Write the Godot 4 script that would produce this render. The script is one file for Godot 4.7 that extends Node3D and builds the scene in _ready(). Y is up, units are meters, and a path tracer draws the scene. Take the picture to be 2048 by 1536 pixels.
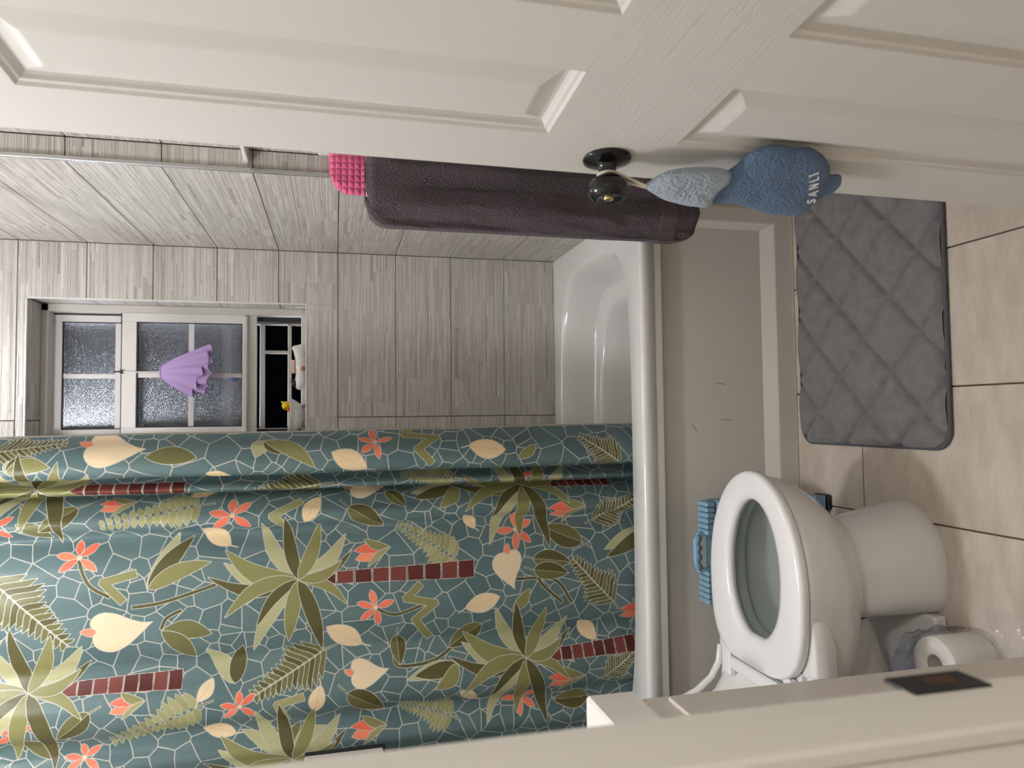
extends Node3D
# A small bathroom seen through its half-open door, photographed with the phone turned on its side.
# World: x to the right of the doorway, y up, z towards the photographer; metres. The camera stands at x 0, z 0.

const EYE = 1.28
const TUB_FRONT = -1.815
const BACK = -2.62
const SIDE = 0.585        # tiled end wall of the tub alcove
const SIDE_ROOM = 0.64    # the same wall nearer the door, a little further out
const LEFT = -0.94
const DOORWAY = -0.408
const HALL = -0.29
const CEIL = 2.56
const RIM = 0.474
const CLOTH_Z = -1.925
const CLOTH_TOP = 2.10
const CLOTH_DOWN = 1.69
const CLOTH_ALONG = 1.10

const CUR_X = [Vector2(-0.0393, -0.030), Vector2(-0.0520, -0.018), Vector2(-0.0710, 0.004), Vector2(-0.0950, 0.016), Vector2(-0.1178, 0.018), Vector2(-0.1342, 0.010), Vector2(-0.1418, -0.012), Vector2(-0.1330, -0.034), Vector2(-0.1380, -0.044), Vector2(-0.1507, -0.032), Vector2(-0.1633, -0.014), Vector2(-0.1734, -0.010), Vector2(-0.1809, -0.026), Vector2(-0.1734, -0.044), Vector2(-0.1822, -0.047), Vector2(-0.1986, -0.022), Vector2(-0.2187, -0.002), Vector2(-0.2376, 0.010), Vector2(-0.2589, 0.008), Vector2(-0.2752, -0.006), Vector2(-0.2890, -0.006), Vector2(-0.3191, 0.006), Vector2(-0.3566, 0.014), Vector2(-0.4066, 0.016), Vector2(-0.4564, 0.012), Vector2(-0.5185, 0.006), Vector2(-0.5618, -0.008), Vector2(-0.5903, -0.020), Vector2(-0.6174, -0.016), Vector2(-0.6569, 0.000), Vector2(-0.6938, 0.006), Vector2(-0.7282, -0.002), Vector2(-0.7589, -0.020), Vector2(-0.7895, -0.022), Vector2(-0.8262, -0.008), Vector2(-0.8628, -0.020), Vector2(-0.8994, -0.010), Vector2(-0.9359, -0.020)]
# the printed motifs of the curtain: kind, variant, then place down the cloth and along it, reach, width (metres)
const PRINT = [
	["stem", 0, 0.007, 0.534, 0.532, 0.421, 0.566, 0.355, 0.573],
	["stem", 0, 0.007, 0.416, 0.629, 0.427, 0.606, 0.457, 0.590],
	["stem", 0, 0.007, 1.447, 0.635, 1.398, 0.575, 1.292, 0.564],
	["stem", 0, 0.007, 1.418, 0.633, 1.362, 0.582, 1.351, 0.548],
	["stem", 0, 0.007, 0.236, 0.457, 0.257, 0.511, 0.300, 0.543],
	["stem", 0, 0.007, 0.926, 0.619, 0.971, 0.638, 1.036, 0.619],
	["stem", 0, 0.007, 1.141, 0.736, 1.074, 0.776, 0.983, 0.780, 0.971, 0.748],
	["fern", 0, 0.795, 0.726, -0.173, 0.097, 0.083],
	["fern", 0, 1.571, 0.644, -0.122, -0.124, 0.072],
	["fern", 0, 0.059, 0.493, 0.157, 0.163, 0.089],
	["fern", 0, 1.593, 0.114, -0.110, -0.076, 0.067],
	["fern", 0, 0.783, 0.220, -0.181, 0.034, 0.081],
	["fern", 0, 1.548, 0.860, 0.095, -0.063, 0.054],
	["fern", 0, 1.523, 0.417, 0.129, -0.072, 0.062],
	["fern", 0, 0.054, 0.047, 0.145, -0.026, 0.054],
	["fern", 1, 1.122, 0.497, -0.144, -0.095, 0.056],
	["fern", 1, 1.119, 0.939, -0.140, -0.051, 0.054],
	["fern", 1, 0.489, 0.325, -0.220, 0.048, 0.056],
	["fern", 1, 0.493, 0.832, -0.202, 0.083, 0.059],
	["fern", 1, 1.124, 0.218, -0.139, -0.021, 0.054],
	["blades", 0, 0.030, 0.387, 0.533, 0.451, 0.402, 0.484, 0.411, 0.526, 0.476],
	["blades", 0, 0.030, 1.134, 0.791, 1.002, 0.818, 1.022, 0.809, 1.076, 0.850],
	["blades", 0, 0.030, 1.140, 0.287, 1.018, 0.309, 1.024, 0.326, 1.090, 0.357],
	["blades", 0, 0.030, 0.581, 0.786, 0.514, 0.693, 0.598, 0.692],
	["blades", 0, 0.030, 0.085, 0.097, 0.105, 0.066, 0.142, 0.064, 0.173, 0.088],
	["blades", 0, 0.030, 1.673, 0.454, 1.544, 0.499, 1.551, 0.520],
	["blades", 0, 0.030, 0.649, 0.029, 0.628, 0.075, 0.688, 0.068, 0.770, 0.104],
	["blades", 0, 0.030, 0.723, 1.005, 0.594, 0.917, 0.658, 0.913, 0.699, 0.911, 0.735, 0.912, 0.808, 0.933],
	["bent", 0, 0.023, 1.030, 0.566, 1.000, 0.597, 1.073, 0.613, 1.023, 0.657, 1.059, 0.709],
	["bent", 0, 0.023, 1.009, -0.001, 1.001, 0.020, 1.082, 0.030, 1.031, 0.067, 1.061, 0.098],
	["bent", 0, 0.023, 0.352, 0.495, 0.290, 0.510, 0.327, 0.552],
	["bent", 0, 0.023, 0.730, 0.329, 0.669, 0.362, 0.695, 0.387],
	["bent", 0, 0.023, 0.735, 0.834, 0.682, 0.847, 0.699, 0.895],
	["leaf", 1, 1.306, 0.623, -0.024, 0.028],
	["leaf", 1, 1.326, 0.078, -0.026, 0.017],
	["leaf", 0, 0.139, 0.379, 0.036, 0.019],
	["leaf", 0, 0.145, 0.909, 0.032, 0.030],
	["leaf", 0, 0.473, 0.642, 0.055, 0.007],
	["leaf", 0, 0.452, 0.675, 0.036, 0.038],
	["leaf", 0, 0.434, 0.073, 0.057, 0.001],
	["olive", 0, 0.187, 0.350, -0.038, 0.030],
	["olive", 0, 0.225, 0.854, -0.036, 0.030],
	["olive", 0, 0.898, 0.376, 0.045, 0.030],
	["olive", 0, 0.897, 0.867, 0.047, 0.033],
	["olive", 0, 1.158, 0.717, -0.042, 0.032],
	["olive", 0, 1.425, 0.453, -0.054, -0.023],
	["olive", 0, 1.391, 0.520, 0.052, 0.008],
	["olive", 0, 1.388, 0.551, 0.049, 0.008],
	["olive", 0, 1.457, 0.927, -0.051, 0.000],
	["olive", 0, 0.980, 0.739, 0.004, 0.039],
	["olive", 0, 0.975, 0.323, 0.025, 0.026],
	["cream", 0, 0.538, 0.414, 0.032, 0.024],
	["cream", 0, 0.843, 0.690, 0.044, 0.031],
	["cream", 0, 0.856, 0.093, 0.044, 0.024],
	["cream", 0, 0.513, 0.795, -0.016, 0.025],
	["cream", 0, 0.778, 0.844, 0.007, -0.036],
	["cream", 0, 0.544, 0.913, 0.037, 0.012],
	["cream", 0, 0.764, 0.349, 0.018, -0.033],
	["cream", 0, 1.168, 0.404, 0.016, 0.022],
	["cream", 0, 1.200, 0.621, -0.046, 0.012],
	["cream", 0, 1.216, 0.066, -0.049, -0.006],
	["cream", 0, 1.502, 0.730, 0.028, 0.029],
	["cream", 0, 1.164, 0.881, 0.024, 0.019],
	["cream", 0, 0.501, 0.281, 0.029, -0.013],
	["cream", 0, 0.543, 0.128, 0.029, 0.015],
	["calla", 0, 0.323, 0.630, 0.072, -0.018],
	["calla", 0, 0.301, 0.048, 0.073, 0.002],
	["calla", 0, 1.269, 0.535, 0.019, 0.056],
	["calla", 0, 0.902, 0.792, 0.053, -0.008],
	["calla", 0, 0.898, 0.286, 0.051, -0.009],
	["bud", 0, 0.308, 0.315, -0.035, 0.007],
	["bud", 0, 0.338, 0.814, -0.034, 0.005],
	["bud", 0, 0.910, 0.472, -0.040, 0.007],
	["bud", 0, 0.902, 0.949, -0.040, 0.004],
	["bud", 0, 1.438, 0.378, -0.046, 0.008],
	["bud", 0, 1.431, 0.857, -0.046, 0.005],
	["bud", 0, 1.646, 0.681, -0.048, 0.006],
	["star", 0, 0.236, 0.451, 0.049, 0.003],
	["star", 0, 0.574, 0.355, 0.054, 0.002],
	["star", 0, 0.209, 0.190, 0.049, 0.002],
	["star", 1, 1.294, 0.434, 0.052, 0.002],
	["star", 2, 0.921, 0.615, 0.048, 0.003],
	["star", 0, 0.593, 0.842, 0.044, 0.005],
	["star", 1, 1.311, 0.907, 0.052, 0.005],
	["star", 2, 0.101, 0.855, 0.041, 0.005],
	["star", 0, 0.243, 0.943, 0.042, 0.005],
	["star", 2, 0.922, 0.043, 0.046, 0.001],
	["star", 1, 1.312, 0.223, 0.051, 0.002],
	["star", 0, 0.059, 0.366, 0.043, 0.002],
	["palm", 0, 0.732, 0.532, 0.444, -0.004, 0.044],
	["palm", 0, 0.128, 0.769, 0.330, -0.004, 0.044],
	["palm", 0, 0.138, 0.219, 0.321, 0.000, 0.044],
	["palm", 0, 1.330, 0.291, 0.255, -0.011, 0.044],
	["palm", 0, 1.325, 0.790, 0.318, -0.011, 0.044],
	["palm", 0, 0.718, 1.011, 0.264, 0.026, 0.044],
]

var rng := RandomNumberGenerator.new()
var M := {}
var taken := {}

func _ready():
	# ---- camera, air, exposure, lamps ----
	var pitch := deg_to_rad(13.70)
	var yaw := deg_to_rad(2.617)
	var ahead := Vector3(sin(yaw) * cos(pitch), -sin(pitch), -cos(yaw) * cos(pitch))
	var right := Vector3(cos(yaw), 0, sin(yaw))
	var down := ahead.cross(right).normalized()
	var cam := Camera3D.new()
	cam.name = "camera"
	cam.keep_aspect = Camera3D.KEEP_HEIGHT
	cam.near = 0.02
	cam.far = 60.0
	add_child(cam)
	cam.transform = Transform3D(Basis(down, right, -ahead), Vector3(0, EYE, 0))   # the phone lies on its side
	var lens := CameraAttributesPhysical.new()
	lens.frustum_focal_length = 12.0 / tan(atan(768.0 / 1452.0))
	lens.frustum_near = 0.02
	lens.frustum_far = 60.0
	lens.frustum_focus_distance = 1.75
	lens.exposure_aperture = 5.8
	cam.attributes = lens
	cam.fov = rad_to_deg(2.0 * atan(768.0 / 1452.0))
	var env := Environment.new()
	env.background_mode = Environment.BG_COLOR
	env.background_color = Color(0.012, 0.014, 0.02)
	env.tonemap_mode = Environment.TONE_MAPPER_LINEAR
	env.tonemap_exposure = 1.0
	env.sdfgi_enabled = true
	env.ssao_enabled = true
	env.ssil_enabled = true
	var we := WorldEnvironment.new()
	we.name = "air"
	we.environment = env
	add_child(we)
	rng.seed = 4711
	materials()
	lamp("ceiling_lamp", Vector3(-0.40, CEIL, -1.22), 1.40, Color(0.965, 0.972, 0.99), "round frosted ceiling lamp above the bathroom floor")
	lamp("added_tub_lamp", Vector3(0.12, CEIL, -2.16), 0.20, Color(0.965, 0.972, 0.99), "added round frosted ceiling lamp above the bathtub, out of view, to brighten the back wall")  # unseen lamp, added to brighten the back wall and tub
	lamp("hall_lamp", Vector3(0.84, CEIL, 0.42), 1.25, Color(0.985, 0.98, 0.975), "round frosted ceiling lamp in the hall outside the door")
	street_light()
	# ---- the room ----
	room_shell()
	window()
	door()
	# ---- the things ----
	bathtub()
	curtain()
	toilet()
	vanity()
	bath_mat()
	step_stool()
	towels()
	glove()
	skirt()
	sill_things()
	paper_roll()
	small_things()

# ---------- naming ----------
func tag(o: Node3D, label := "", category := "", group := "", kind := ""):
	if label: o.set_meta("label", label)
	if category: o.set_meta("category", category)
	if group: o.set_meta("group", group)
	if kind: o.set_meta("kind", kind)
	return o

func thing(called: String, label: String, category: String, at := Vector3.ZERO, group := "") -> Node3D:
	var o := Node3D.new()
	var n: int = taken.get(called, 0)
	taken[called] = n + 1
	o.name = called if n == 0 else "%s_%03d" % [called, n]
	add_child(o, true)
	o.position = at
	tag(o, label, category, group)
	return o

func part(called: String, mesh: Mesh, m: Material, parent: Node = self, at := Vector3.ZERO) -> MeshInstance3D:
	var o := MeshInstance3D.new()
	var n: int = taken.get(called, 0)
	taken[called] = n + 1
	o.name = called if n == 0 else "%s_%03d" % [called, n]
	o.mesh = mesh
	for k in mesh.get_surface_count():
		o.set_surface_override_material(k, m)
	o.position = at
	parent.add_child(o, true)
	return o

func structure(called: String, mesh: Mesh, m: Material) -> MeshInstance3D:
	var o := part(called, mesh, m)
	o.set_meta("kind", "structure")
	return o

# ---------- meshes ----------
func begin() -> SurfaceTool:
	var st := SurfaceTool.new()
	st.begin(Mesh.PRIMITIVE_TRIANGLES)
	return st

func done(st: SurfaceTool) -> ArrayMesh:
	st.generate_normals()
	st.index()
	return st.commit()

func tri(st: SurfaceTool, a: Vector3, b: Vector3, c: Vector3, ua := Vector2.ZERO, ub := Vector2.ZERO, uc := Vector2.ZERO):
	# a, b, c counter-clockwise as seen from outside
	st.set_uv(ua); st.add_vertex(a)
	st.set_uv(uc); st.add_vertex(c)
	st.set_uv(ub); st.add_vertex(b)

func quad(st: SurfaceTool, a: Vector3, b: Vector3, c: Vector3, d: Vector3, ua := Vector2.ZERO, ub := Vector2.ZERO, uc := Vector2.ZERO, ud := Vector2.ZERO):
	tri(st, a, b, c, ua, ub, uc)
	tri(st, a, c, d, ua, uc, ud)

func face(st: SurfaceTool, pts: Array, middle: Vector3):
	# a flat convex face turned away from middle
	var mid := Vector3.ZERO
	for p in pts: mid += p / pts.size()
	var nn: Vector3 = (pts[1] - pts[0]).cross(pts[2] - pts[0])
	var q := pts.duplicate()
	if nn.dot(mid - middle) < 0: q.reverse()
	for i in range(1, q.size() - 1):
		tri(st, q[0], q[i], q[i + 1], uvof(q[0], nn), uvof(q[i], nn), uvof(q[i + 1], nn))

func uvof(p: Vector3, nn: Vector3) -> Vector2:
	var a := nn.abs()
	if a.y >= a.x and a.y >= a.z: return Vector2(p.x, p.z)
	if a.x >= a.z: return Vector2(p.z, -p.y)
	return Vector2(p.x, -p.y)

func box(st: SurfaceTool, lo: Vector3, hi: Vector3, ch := 0.0):
	var c := (lo + hi) * 0.5
	var h := (hi - lo) * 0.5
	st.set_smooth_group(-1)
	ch = minf(ch, 0.45 * minf(h.x, minf(h.y, h.z)))
	var P := func(ax: int, s: Vector3) -> Vector3:
		var q := h - Vector3.ONE * ch
		q[ax] = h[ax]
		return c + q * s
	for ax in 3:
		var b := (ax + 1) % 3
		var d := (ax + 2) % 3
		for sg in [-1.0, 1.0]:
			var pts := []
			for k in [[-1, -1], [1, -1], [1, 1], [-1, 1]]:
				var s := Vector3.ONE
				s[ax] = sg; s[b] = k[0]; s[d] = k[1]
				pts.append(P.call(ax, s))
			face(st, pts, c)
	if ch <= 0.0: return
	for ax in 3:
		var b := (ax + 1) % 3
		var d := (ax + 2) % 3
		for k in [[-1, -1], [1, -1], [1, 1], [-1, 1]]:
			var s1 := Vector3.ONE
			s1[b] = k[0]; s1[d] = k[1]; s1[ax] = -1
			var s2 := s1
			s2[ax] = 1
			face(st, [P.call(b, s1), P.call(b, s2), P.call(d, s2), P.call(d, s1)], c)
	for x in [-1, 1]:
		for y in [-1, 1]:
			for z in [-1, 1]:
				var s := Vector3(x, y, z)
				face(st, [P.call(0, s), P.call(1, s), P.call(2, s)], c)

func box_mesh(lo: Vector3, hi: Vector3, ch := 0.0) -> ArrayMesh:
	var st := begin()
	box(st, lo, hi, ch)
	return done(st)

# a grid of points: nu along each row, nv rows. Outside is where (next along) x (next row) points, or the other way with flip
func sheet(st: SurfaceTool, pts: PackedVector3Array, nu: int, nv: int, wrap := false, flip := false, uvs := PackedVector2Array(), smooth := 1):
	st.set_smooth_group(smooth)
	var has := uvs.size() == pts.size()
	for j in nv - 1:
		for i in (nu if wrap else nu - 1):
			var i2 := (i + 1) % nu
			var a := j * nu + i
			var b := j * nu + i2
			var c := (j + 1) * nu + i2
			var d := (j + 1) * nu + i
			if flip:
				var t := b
				b = d
				d = t
			if has: quad(st, pts[a], pts[b], pts[c], pts[d], uvs[a], uvs[b], uvs[c], uvs[d])
			else: quad(st, pts[a], pts[b], pts[c], pts[d])

func fan(st: SurfaceTool, ring: PackedVector3Array, flip := false, smooth := 1):
	st.set_smooth_group(smooth)
	var mid := Vector3.ZERO
	for p in ring: mid += p / ring.size()
	for i in ring.size():
		var a := ring[i]
		var b := ring[(i + 1) % ring.size()]
		if flip: tri(st, mid, b, a, Vector2(mid.x, mid.z), Vector2(b.x, b.z), Vector2(a.x, a.z))
		else: tri(st, mid, a, b, Vector2(mid.x, mid.z), Vector2(a.x, a.z), Vector2(b.x, b.z))

# profile of (radius, height) turned round axis; first to last point runs so that the outside is right when heights rise
func lathe(st: SurfaceTool, profile: Array, seg: int, at := Vector3.ZERO, axis := Vector3.UP, smooth := 1):
	var y := axis.normalized()
	var x := (Vector3.RIGHT if absf(y.x) < 0.9 else Vector3.UP).cross(y).normalized()
	var z := x.cross(y)
	var pts := PackedVector3Array()
	for p in profile:
		for i in seg:
			var a := TAU * i / seg
			pts.append(at + y * p.y + (x * cos(a) - z * sin(a)) * p.x)
	sheet(st, pts, seg, profile.size(), true, false, PackedVector2Array(), smooth)

func tube(st: SurfaceTool, path: Array, r: float, seg := 8, caps := true):
	var pts := PackedVector3Array()
	var n := path.size()
	var side := Vector3.ZERO
	for k in n:
		var t: Vector3 = (path[mini(k + 1, n - 1)] - path[maxi(k - 1, 0)]).normalized()
		if side == Vector3.ZERO: side = t.cross(Vector3.UP if absf(t.y) < 0.9 else Vector3.RIGHT).normalized()
		side = (side - t * side.dot(t)).normalized()
		var up := side.cross(t)
		for i in seg:
			var a := TAU * i / seg
			pts.append(path[k] + (side * cos(a) + up * sin(a)) * r)
	sheet(st, pts, seg, n, true, true)
	if caps:
		fan(st, pts.slice(0, seg), false, -1)
		fan(st, pts.slice(seg * (n - 1)), true, -1)

# an outline in a plane (u, v) blown up like a soft pad along n; the outline must be star-shaped about its middle
func pad(st: SurfaceTool, outline: Array, at: Vector3, u: Vector3, v: Vector3, thick: float, rings := 10, wob := 0.0, seed_ := 1):
	var n := u.cross(v)
	var mid := Vector2.ZERO
	var fine := []
	for i in outline.size():
		var a: Vector2 = outline[i]
		var b: Vector2 = outline[(i + 1) % outline.size()]
		var z: Vector2 = outline[(i + outline.size() - 1) % outline.size()]
		var c: Vector2 = outline[(i + 2) % outline.size()]
		for k in 6:
			fine.append(a.cubic_interpolate(b, z, c, k / 6.0))
	for p in fine: mid += p / fine.size()
	var nz := FastNoiseLite.new()
	nz.seed = seed_
	nz.frequency = 18.0
	for side in 2:
		var pts := PackedVector3Array()
		var uvs := PackedVector2Array()
		for r in rings + 1:
			var f := 1.0 - float(r) / rings * 0.97
			var h := sqrt(maxf(0.0, 1.0 - f * f * f)) * thick
			for p in fine:
				var q: Vector2 = mid + (p - mid) * f
				var hh: float = h * (1.0 if side == 0 else -0.15)
				if side == 0: hh += wob * nz.get_noise_2d(q.x, q.y) * (1.0 - f * f)
				pts.append(at + u * q.x + v * q.y + n * hh)
				uvs.append(q)
		sheet(st, pts, fine.size(), rings + 1, true, side == 1, uvs, 1)
		fan(st, pts.slice(fine.size() * rings), side == 1)

# soft blobs [centre, radii] joined into one skin (surface nets)
func blobs(list: Array, cell: float, blend: float) -> ArrayMesh:
	var lo := Vector3.ONE * 1e9
	var hi := -lo
	for b in list:
		lo = lo.min(b[0] - b[1] - Vector3.ONE * cell * 3)
		hi = hi.max(b[0] + b[1] + Vector3.ONE * cell * 3)
	var n := Vector3i(((hi - lo) / cell).ceil()) + Vector3i.ONE
	var f := PackedFloat32Array()
	f.resize(n.x * n.y * n.z)
	for k in n.z:
		for j in n.y:
			for i in n.x:
				var p := lo + Vector3(i, j, k) * cell
				var d := 1e9
				for b in list:
					var q: Vector3 = (p - b[0]) / b[1]
					var r: Vector3 = b[1]
					var e := (q.length() - 1.0) * minf(r.x, minf(r.y, r.z))
					var h := clampf(0.5 + 0.5 * (d - e) / blend, 0.0, 1.0)
					d = e if d > 1e8 else lerpf(d, e, h) - blend * h * (1.0 - h)
				f[(k * n.y + j) * n.x + i] = d
	var vert := {}
	var st := begin()
	st.set_smooth_group(1)
	var at := func(i: int, j: int, k: int) -> int: return (k * n.y + j) * n.x + i
	for k in n.z - 1:
		for j in n.y - 1:
			for i in n.x - 1:
				var sum := Vector3.ZERO
				var cnt := 0
				for e in [[0, 0, 0, 1, 0, 0], [0, 1, 0, 1, 1, 0], [0, 0, 1, 1, 0, 1], [0, 1, 1, 1, 1, 1], [0, 0, 0, 0, 1, 0], [1, 0, 0, 1, 1, 0], [0, 0, 1, 0, 1, 1], [1, 0, 1, 1, 1, 1], [0, 0, 0, 0, 0, 1], [1, 0, 0, 1, 0, 1], [0, 1, 0, 0, 1, 1], [1, 1, 0, 1, 1, 1]]:
					var a := f[((k + e[2]) * n.y + j + e[1]) * n.x + i + e[0]]
					var b := f[((k + e[5]) * n.y + j + e[4]) * n.x + i + e[3]]
					if (a < 0) != (b < 0):
						var t := a / (a - b)
						sum += Vector3(i + e[0], j + e[1], k + e[2]).lerp(Vector3(i + e[3], j + e[4], k + e[5]), t)
						cnt += 1
				if cnt: vert[(k * n.y + j) * n.x + i] = lo + sum / cnt * cell
	var step := [1, n.x, n.x * n.y]
	for c in vert:
		for ax in 3:
			var b: int = step[(ax + 1) % 3]
			var d: int = step[(ax + 2) % 3]
			var here: float = f[c]
			var there: float = f[c + step[ax]]
			if (here < 0) != (there < 0) and vert.has(c - b) and vert.has(c - d) and vert.has(c - b - d):
				if here < 0: quad(st, vert[c - b - d], vert[c - d], vert[c], vert[c - b])
				else: quad(st, vert[c - b - d], vert[c - b], vert[c], vert[c - d])
	return done(st)

# ---------- materials ----------
func mat(c: Color, rough := 0.5, metal := 0.0) -> StandardMaterial3D:
	var m := StandardMaterial3D.new()
	m.albedo_color = c
	m.roughness = rough
	m.metallic = metal
	return m

func c8(r: int, g: int, b: int) -> Color:
	return Color8(r, g, b)

func noise_tex(freq: float, size := 512, kind := FastNoiseLite.TYPE_SIMPLEX_SMOOTH, octaves := 4, normal := 0.0) -> NoiseTexture2D:
	var n := FastNoiseLite.new()
	n.noise_type = kind
	n.frequency = freq
	n.fractal_octaves = octaves
	n.seed = 11
	var t := NoiseTexture2D.new()
	t.width = size
	t.height = size
	t.seamless = true
	t.noise = n
	if normal > 0.0:
		t.as_normal_map = true
		t.bump_strength = normal
	return t

func tri_bump(m: StandardMaterial3D, tex: Texture2D, scale: float, strength: float):
	m.normal_enabled = true
	m.normal_texture = tex
	m.normal_scale = strength
	m.uv1_triplanar = true
	m.uv1_scale = Vector3.ONE * scale
	return m

func materials():
	M.grout = mat(c8(112, 100, 88), 0.9)
	M.floor_grout = mat(c8(104, 86, 68), 0.9)
	M.paint = mat(c8(215, 211, 204), 0.42)
	M.wall_paint = mat(c8(214, 208, 196), 0.7)
	M.ceiling = mat(c8(232, 230, 225), 0.8)
	M.acrylic = mat(c8(226, 225, 221), 0.13)
	M.apron = mat(c8(214, 208, 198), 0.3)
	M.china = mat(c8(226, 224, 221), 0.08)
	M.seat = mat(c8(233, 231, 230), 0.18)
	M.bowl = mat(c8(172, 180, 176), 0.1)  # greyer than the china: shade inside the bowl put into the colour
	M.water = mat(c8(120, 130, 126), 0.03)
	M.alu = mat(c8(216, 213, 209), 0.5, 0.1)
	M.alu_old = mat(c8(200, 195, 188), 0.55, 0.1)
	M.chrome = mat(c8(200, 200, 200), 0.25, 0.9)
	M.dark = mat(c8(24, 24, 26), 0.5)
	M.knob = mat(c8(12, 12, 13), 0.12)
	M.brass = mat(c8(205, 185, 120), 0.25, 0.9)
	M.gasket = mat(c8(26, 29, 36), 0.6)
	# pebbled obscure glass
	var pane := mat(Color(0.93, 0.95, 0.97, 0.0), 0.27)
	pane.refraction_enabled = true
	pane.refraction_scale = 0.05
	pane.transparency = BaseMaterial3D.TRANSPARENCY_ALPHA
	tri_bump(pane, noise_tex(0.05, 512, FastNoiseLite.TYPE_CELLULAR, 2, 11.0), 8.0, 1.0)
	M.pane = pane
	# tiles of thin stone strips, three printings
	M.strip = []
	for k in 3: M.strip.append(strip_material(100 + k))
	M.slab = []
	for k in 3: M.slab.append(slab_material(200 + k))
	# cloths
	var mt := mat(c8(124, 122, 121), 0.95)
	mt.rim_enabled = true
	mt.rim = 0.35
	mt.albedo_texture = shade_tex(300, 256, 0.030, 0.13)
	mt.uv1_scale = Vector3(1.6, 1.6, 1)
	mt.heightmap_enabled = true
	mt.heightmap_texture = noise_tex(0.12, 512)
	mt.heightmap_scale = 0.03
	M.mat = mt
	M.mat_edge = mat(c8(84, 86, 92), 0.9)
	M.towel = terry(c8(124, 110, 116), 105.0)
	M.band = mat(c8(98, 84, 84), 0.8)
	M.blue_towel = terry(c8(92, 114, 144), 105.0)
	M.blue_towel.albedo_texture = null
	M.pale_towel = terry(c8(164, 177, 192), 105.0)
	M.pale_towel.albedo_texture = null
	var pink := terry(c8(236, 108, 152), 40.0)
	pink.heightmap_texture = waffle_tex()
	pink.heightmap_scale = 0.45
	pink.albedo_texture = null
	pink.uv1_triplanar = false
	pink.uv1_scale = Vector3(34, 34, 1)
	M.pink = pink
	M.cord = mat(c8(226, 216, 198), 0.8)
	var lil := mat(c8(190, 160, 214), 0.8)
	lil.cull_mode = BaseMaterial3D.CULL_DISABLED
	M.lilac = lil
	M.stool = mat(c8(128, 164, 186), 0.4)
	M.thread = mat(c8(228, 226, 224), 0.7)

var fluff: ImageTexture
func terry(c: Color, scale: float) -> StandardMaterial3D:
	var m := mat(c, 1.0)
	m.rim_enabled = true
	m.rim = 0.5
	m.heightmap_enabled = true
	m.heightmap_texture = noise_tex(0.06, 256, FastNoiseLite.TYPE_SIMPLEX_SMOOTH, 2)
	m.heightmap_scale = 0.30
	if fluff == null: fluff = shade_tex(60, 256, 0.075, 0.62)
	m.albedo_texture = fluff
	m.uv1_triplanar = true
	m.uv1_scale = Vector3(scale, scale * 0.55, scale) * 0.16
	return m

func waffle_tex() -> ImageTexture:
	var im := Image.create(64, 64, false, Image.FORMAT_L8)
	for y in 64:
		for x in 64:
			var a := absf(sin(PI * x / 32.0))
			var b := absf(sin(PI * y / 32.0))
			im.set_pixel(x, y, Color.WHITE * (1.0 - pow(a * b, 0.6)))
	return ImageTexture.create_from_image(im)

func shade_tex(seed_: int, size: int, freq: float, depth: float) -> ImageTexture:
	var n := FastNoiseLite.new()
	n.seed = seed_
	n.frequency = freq
	n.fractal_octaves = 4
	var im := n.get_seamless_image(size, size)
	im.convert(Image.FORMAT_RGB8)
	for y in size:
		for x in size:
			var v := 1.0 - depth * (1.0 - im.get_pixel(x, y).r)
			im.set_pixel(x, y, Color(v, v, v))
	return ImageTexture.create_from_image(im)

# 0.6 m of tile printed and pressed with thin irregular strips of stone
func strip_material(seed_: int) -> StandardMaterial3D:
	var r := RandomNumberGenerator.new()
	r.seed = seed_
	var n := 1024
	var im := Image.create(n, n, false, Image.FORMAT_RGB8)
	var hm := Image.create(n, n, false, Image.FORMAT_L8)
	var y := 0
	while y < n:
		var h := r.randi_range(5, 11) if r.randf() < 0.66 else r.randi_range(12, 24)
		h = mini(h, n - y)
		var x := -r.randi_range(0, 300)
		while x < n:
			var w := r.randi_range(70, 430)
			var base := Color8(186, 180, 173).lerp(Color8(212, 207, 200), clampf(0.5 + 0.27 * r.randfn(), 0.0, 1.0))
			if r.randf() < 0.035: base = Color8(166, 158, 150)
			var hh := r.randf_range(0.34, 0.76)
			im.fill_rect(Rect2i(x, y, w, h), base)
			hm.fill_rect(Rect2i(x, y, w, h), Color.WHITE * hh)
			for k in 3 + h / 2:
				var yy := y + r.randi_range(0, maxi(h - 2, 0))
				var xx := x + r.randi_range(0, w)
				var ww := mini(r.randi_range(16, 170), x + w - xx)
				if ww > 0:
					var th := r.randi_range(1, 2)
					im.fill_rect(Rect2i(xx, yy, ww, th), base.lerp(Color8(226, 222, 216) if r.randf() < 0.6 else Color8(160, 152, 145), r.randf_range(0.1, 0.42)))
					hm.fill_rect(Rect2i(xx, yy, ww, th), Color.WHITE * clampf(hh + r.randf_range(-0.16, 0.16), 0.0, 1.0))
			if r.randf() < 0.6:
				hm.fill_rect(Rect2i(x, y, w, 2), Color.WHITE * 0.08)
				im.fill_rect(Rect2i(x, y, w, 1), base.darkened(0.10))
			hm.fill_rect(Rect2i(x, y, 1, h), Color.WHITE * 0.25)
			x += w
		y += h
	var m := mat(Color.WHITE, 0.42)
	m.albedo_texture = ImageTexture.create_from_image(im)
	m.heightmap_enabled = true
	m.heightmap_texture = ImageTexture.create_from_image(hm)
	m.heightmap_scale = 0.22
	return m

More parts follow.
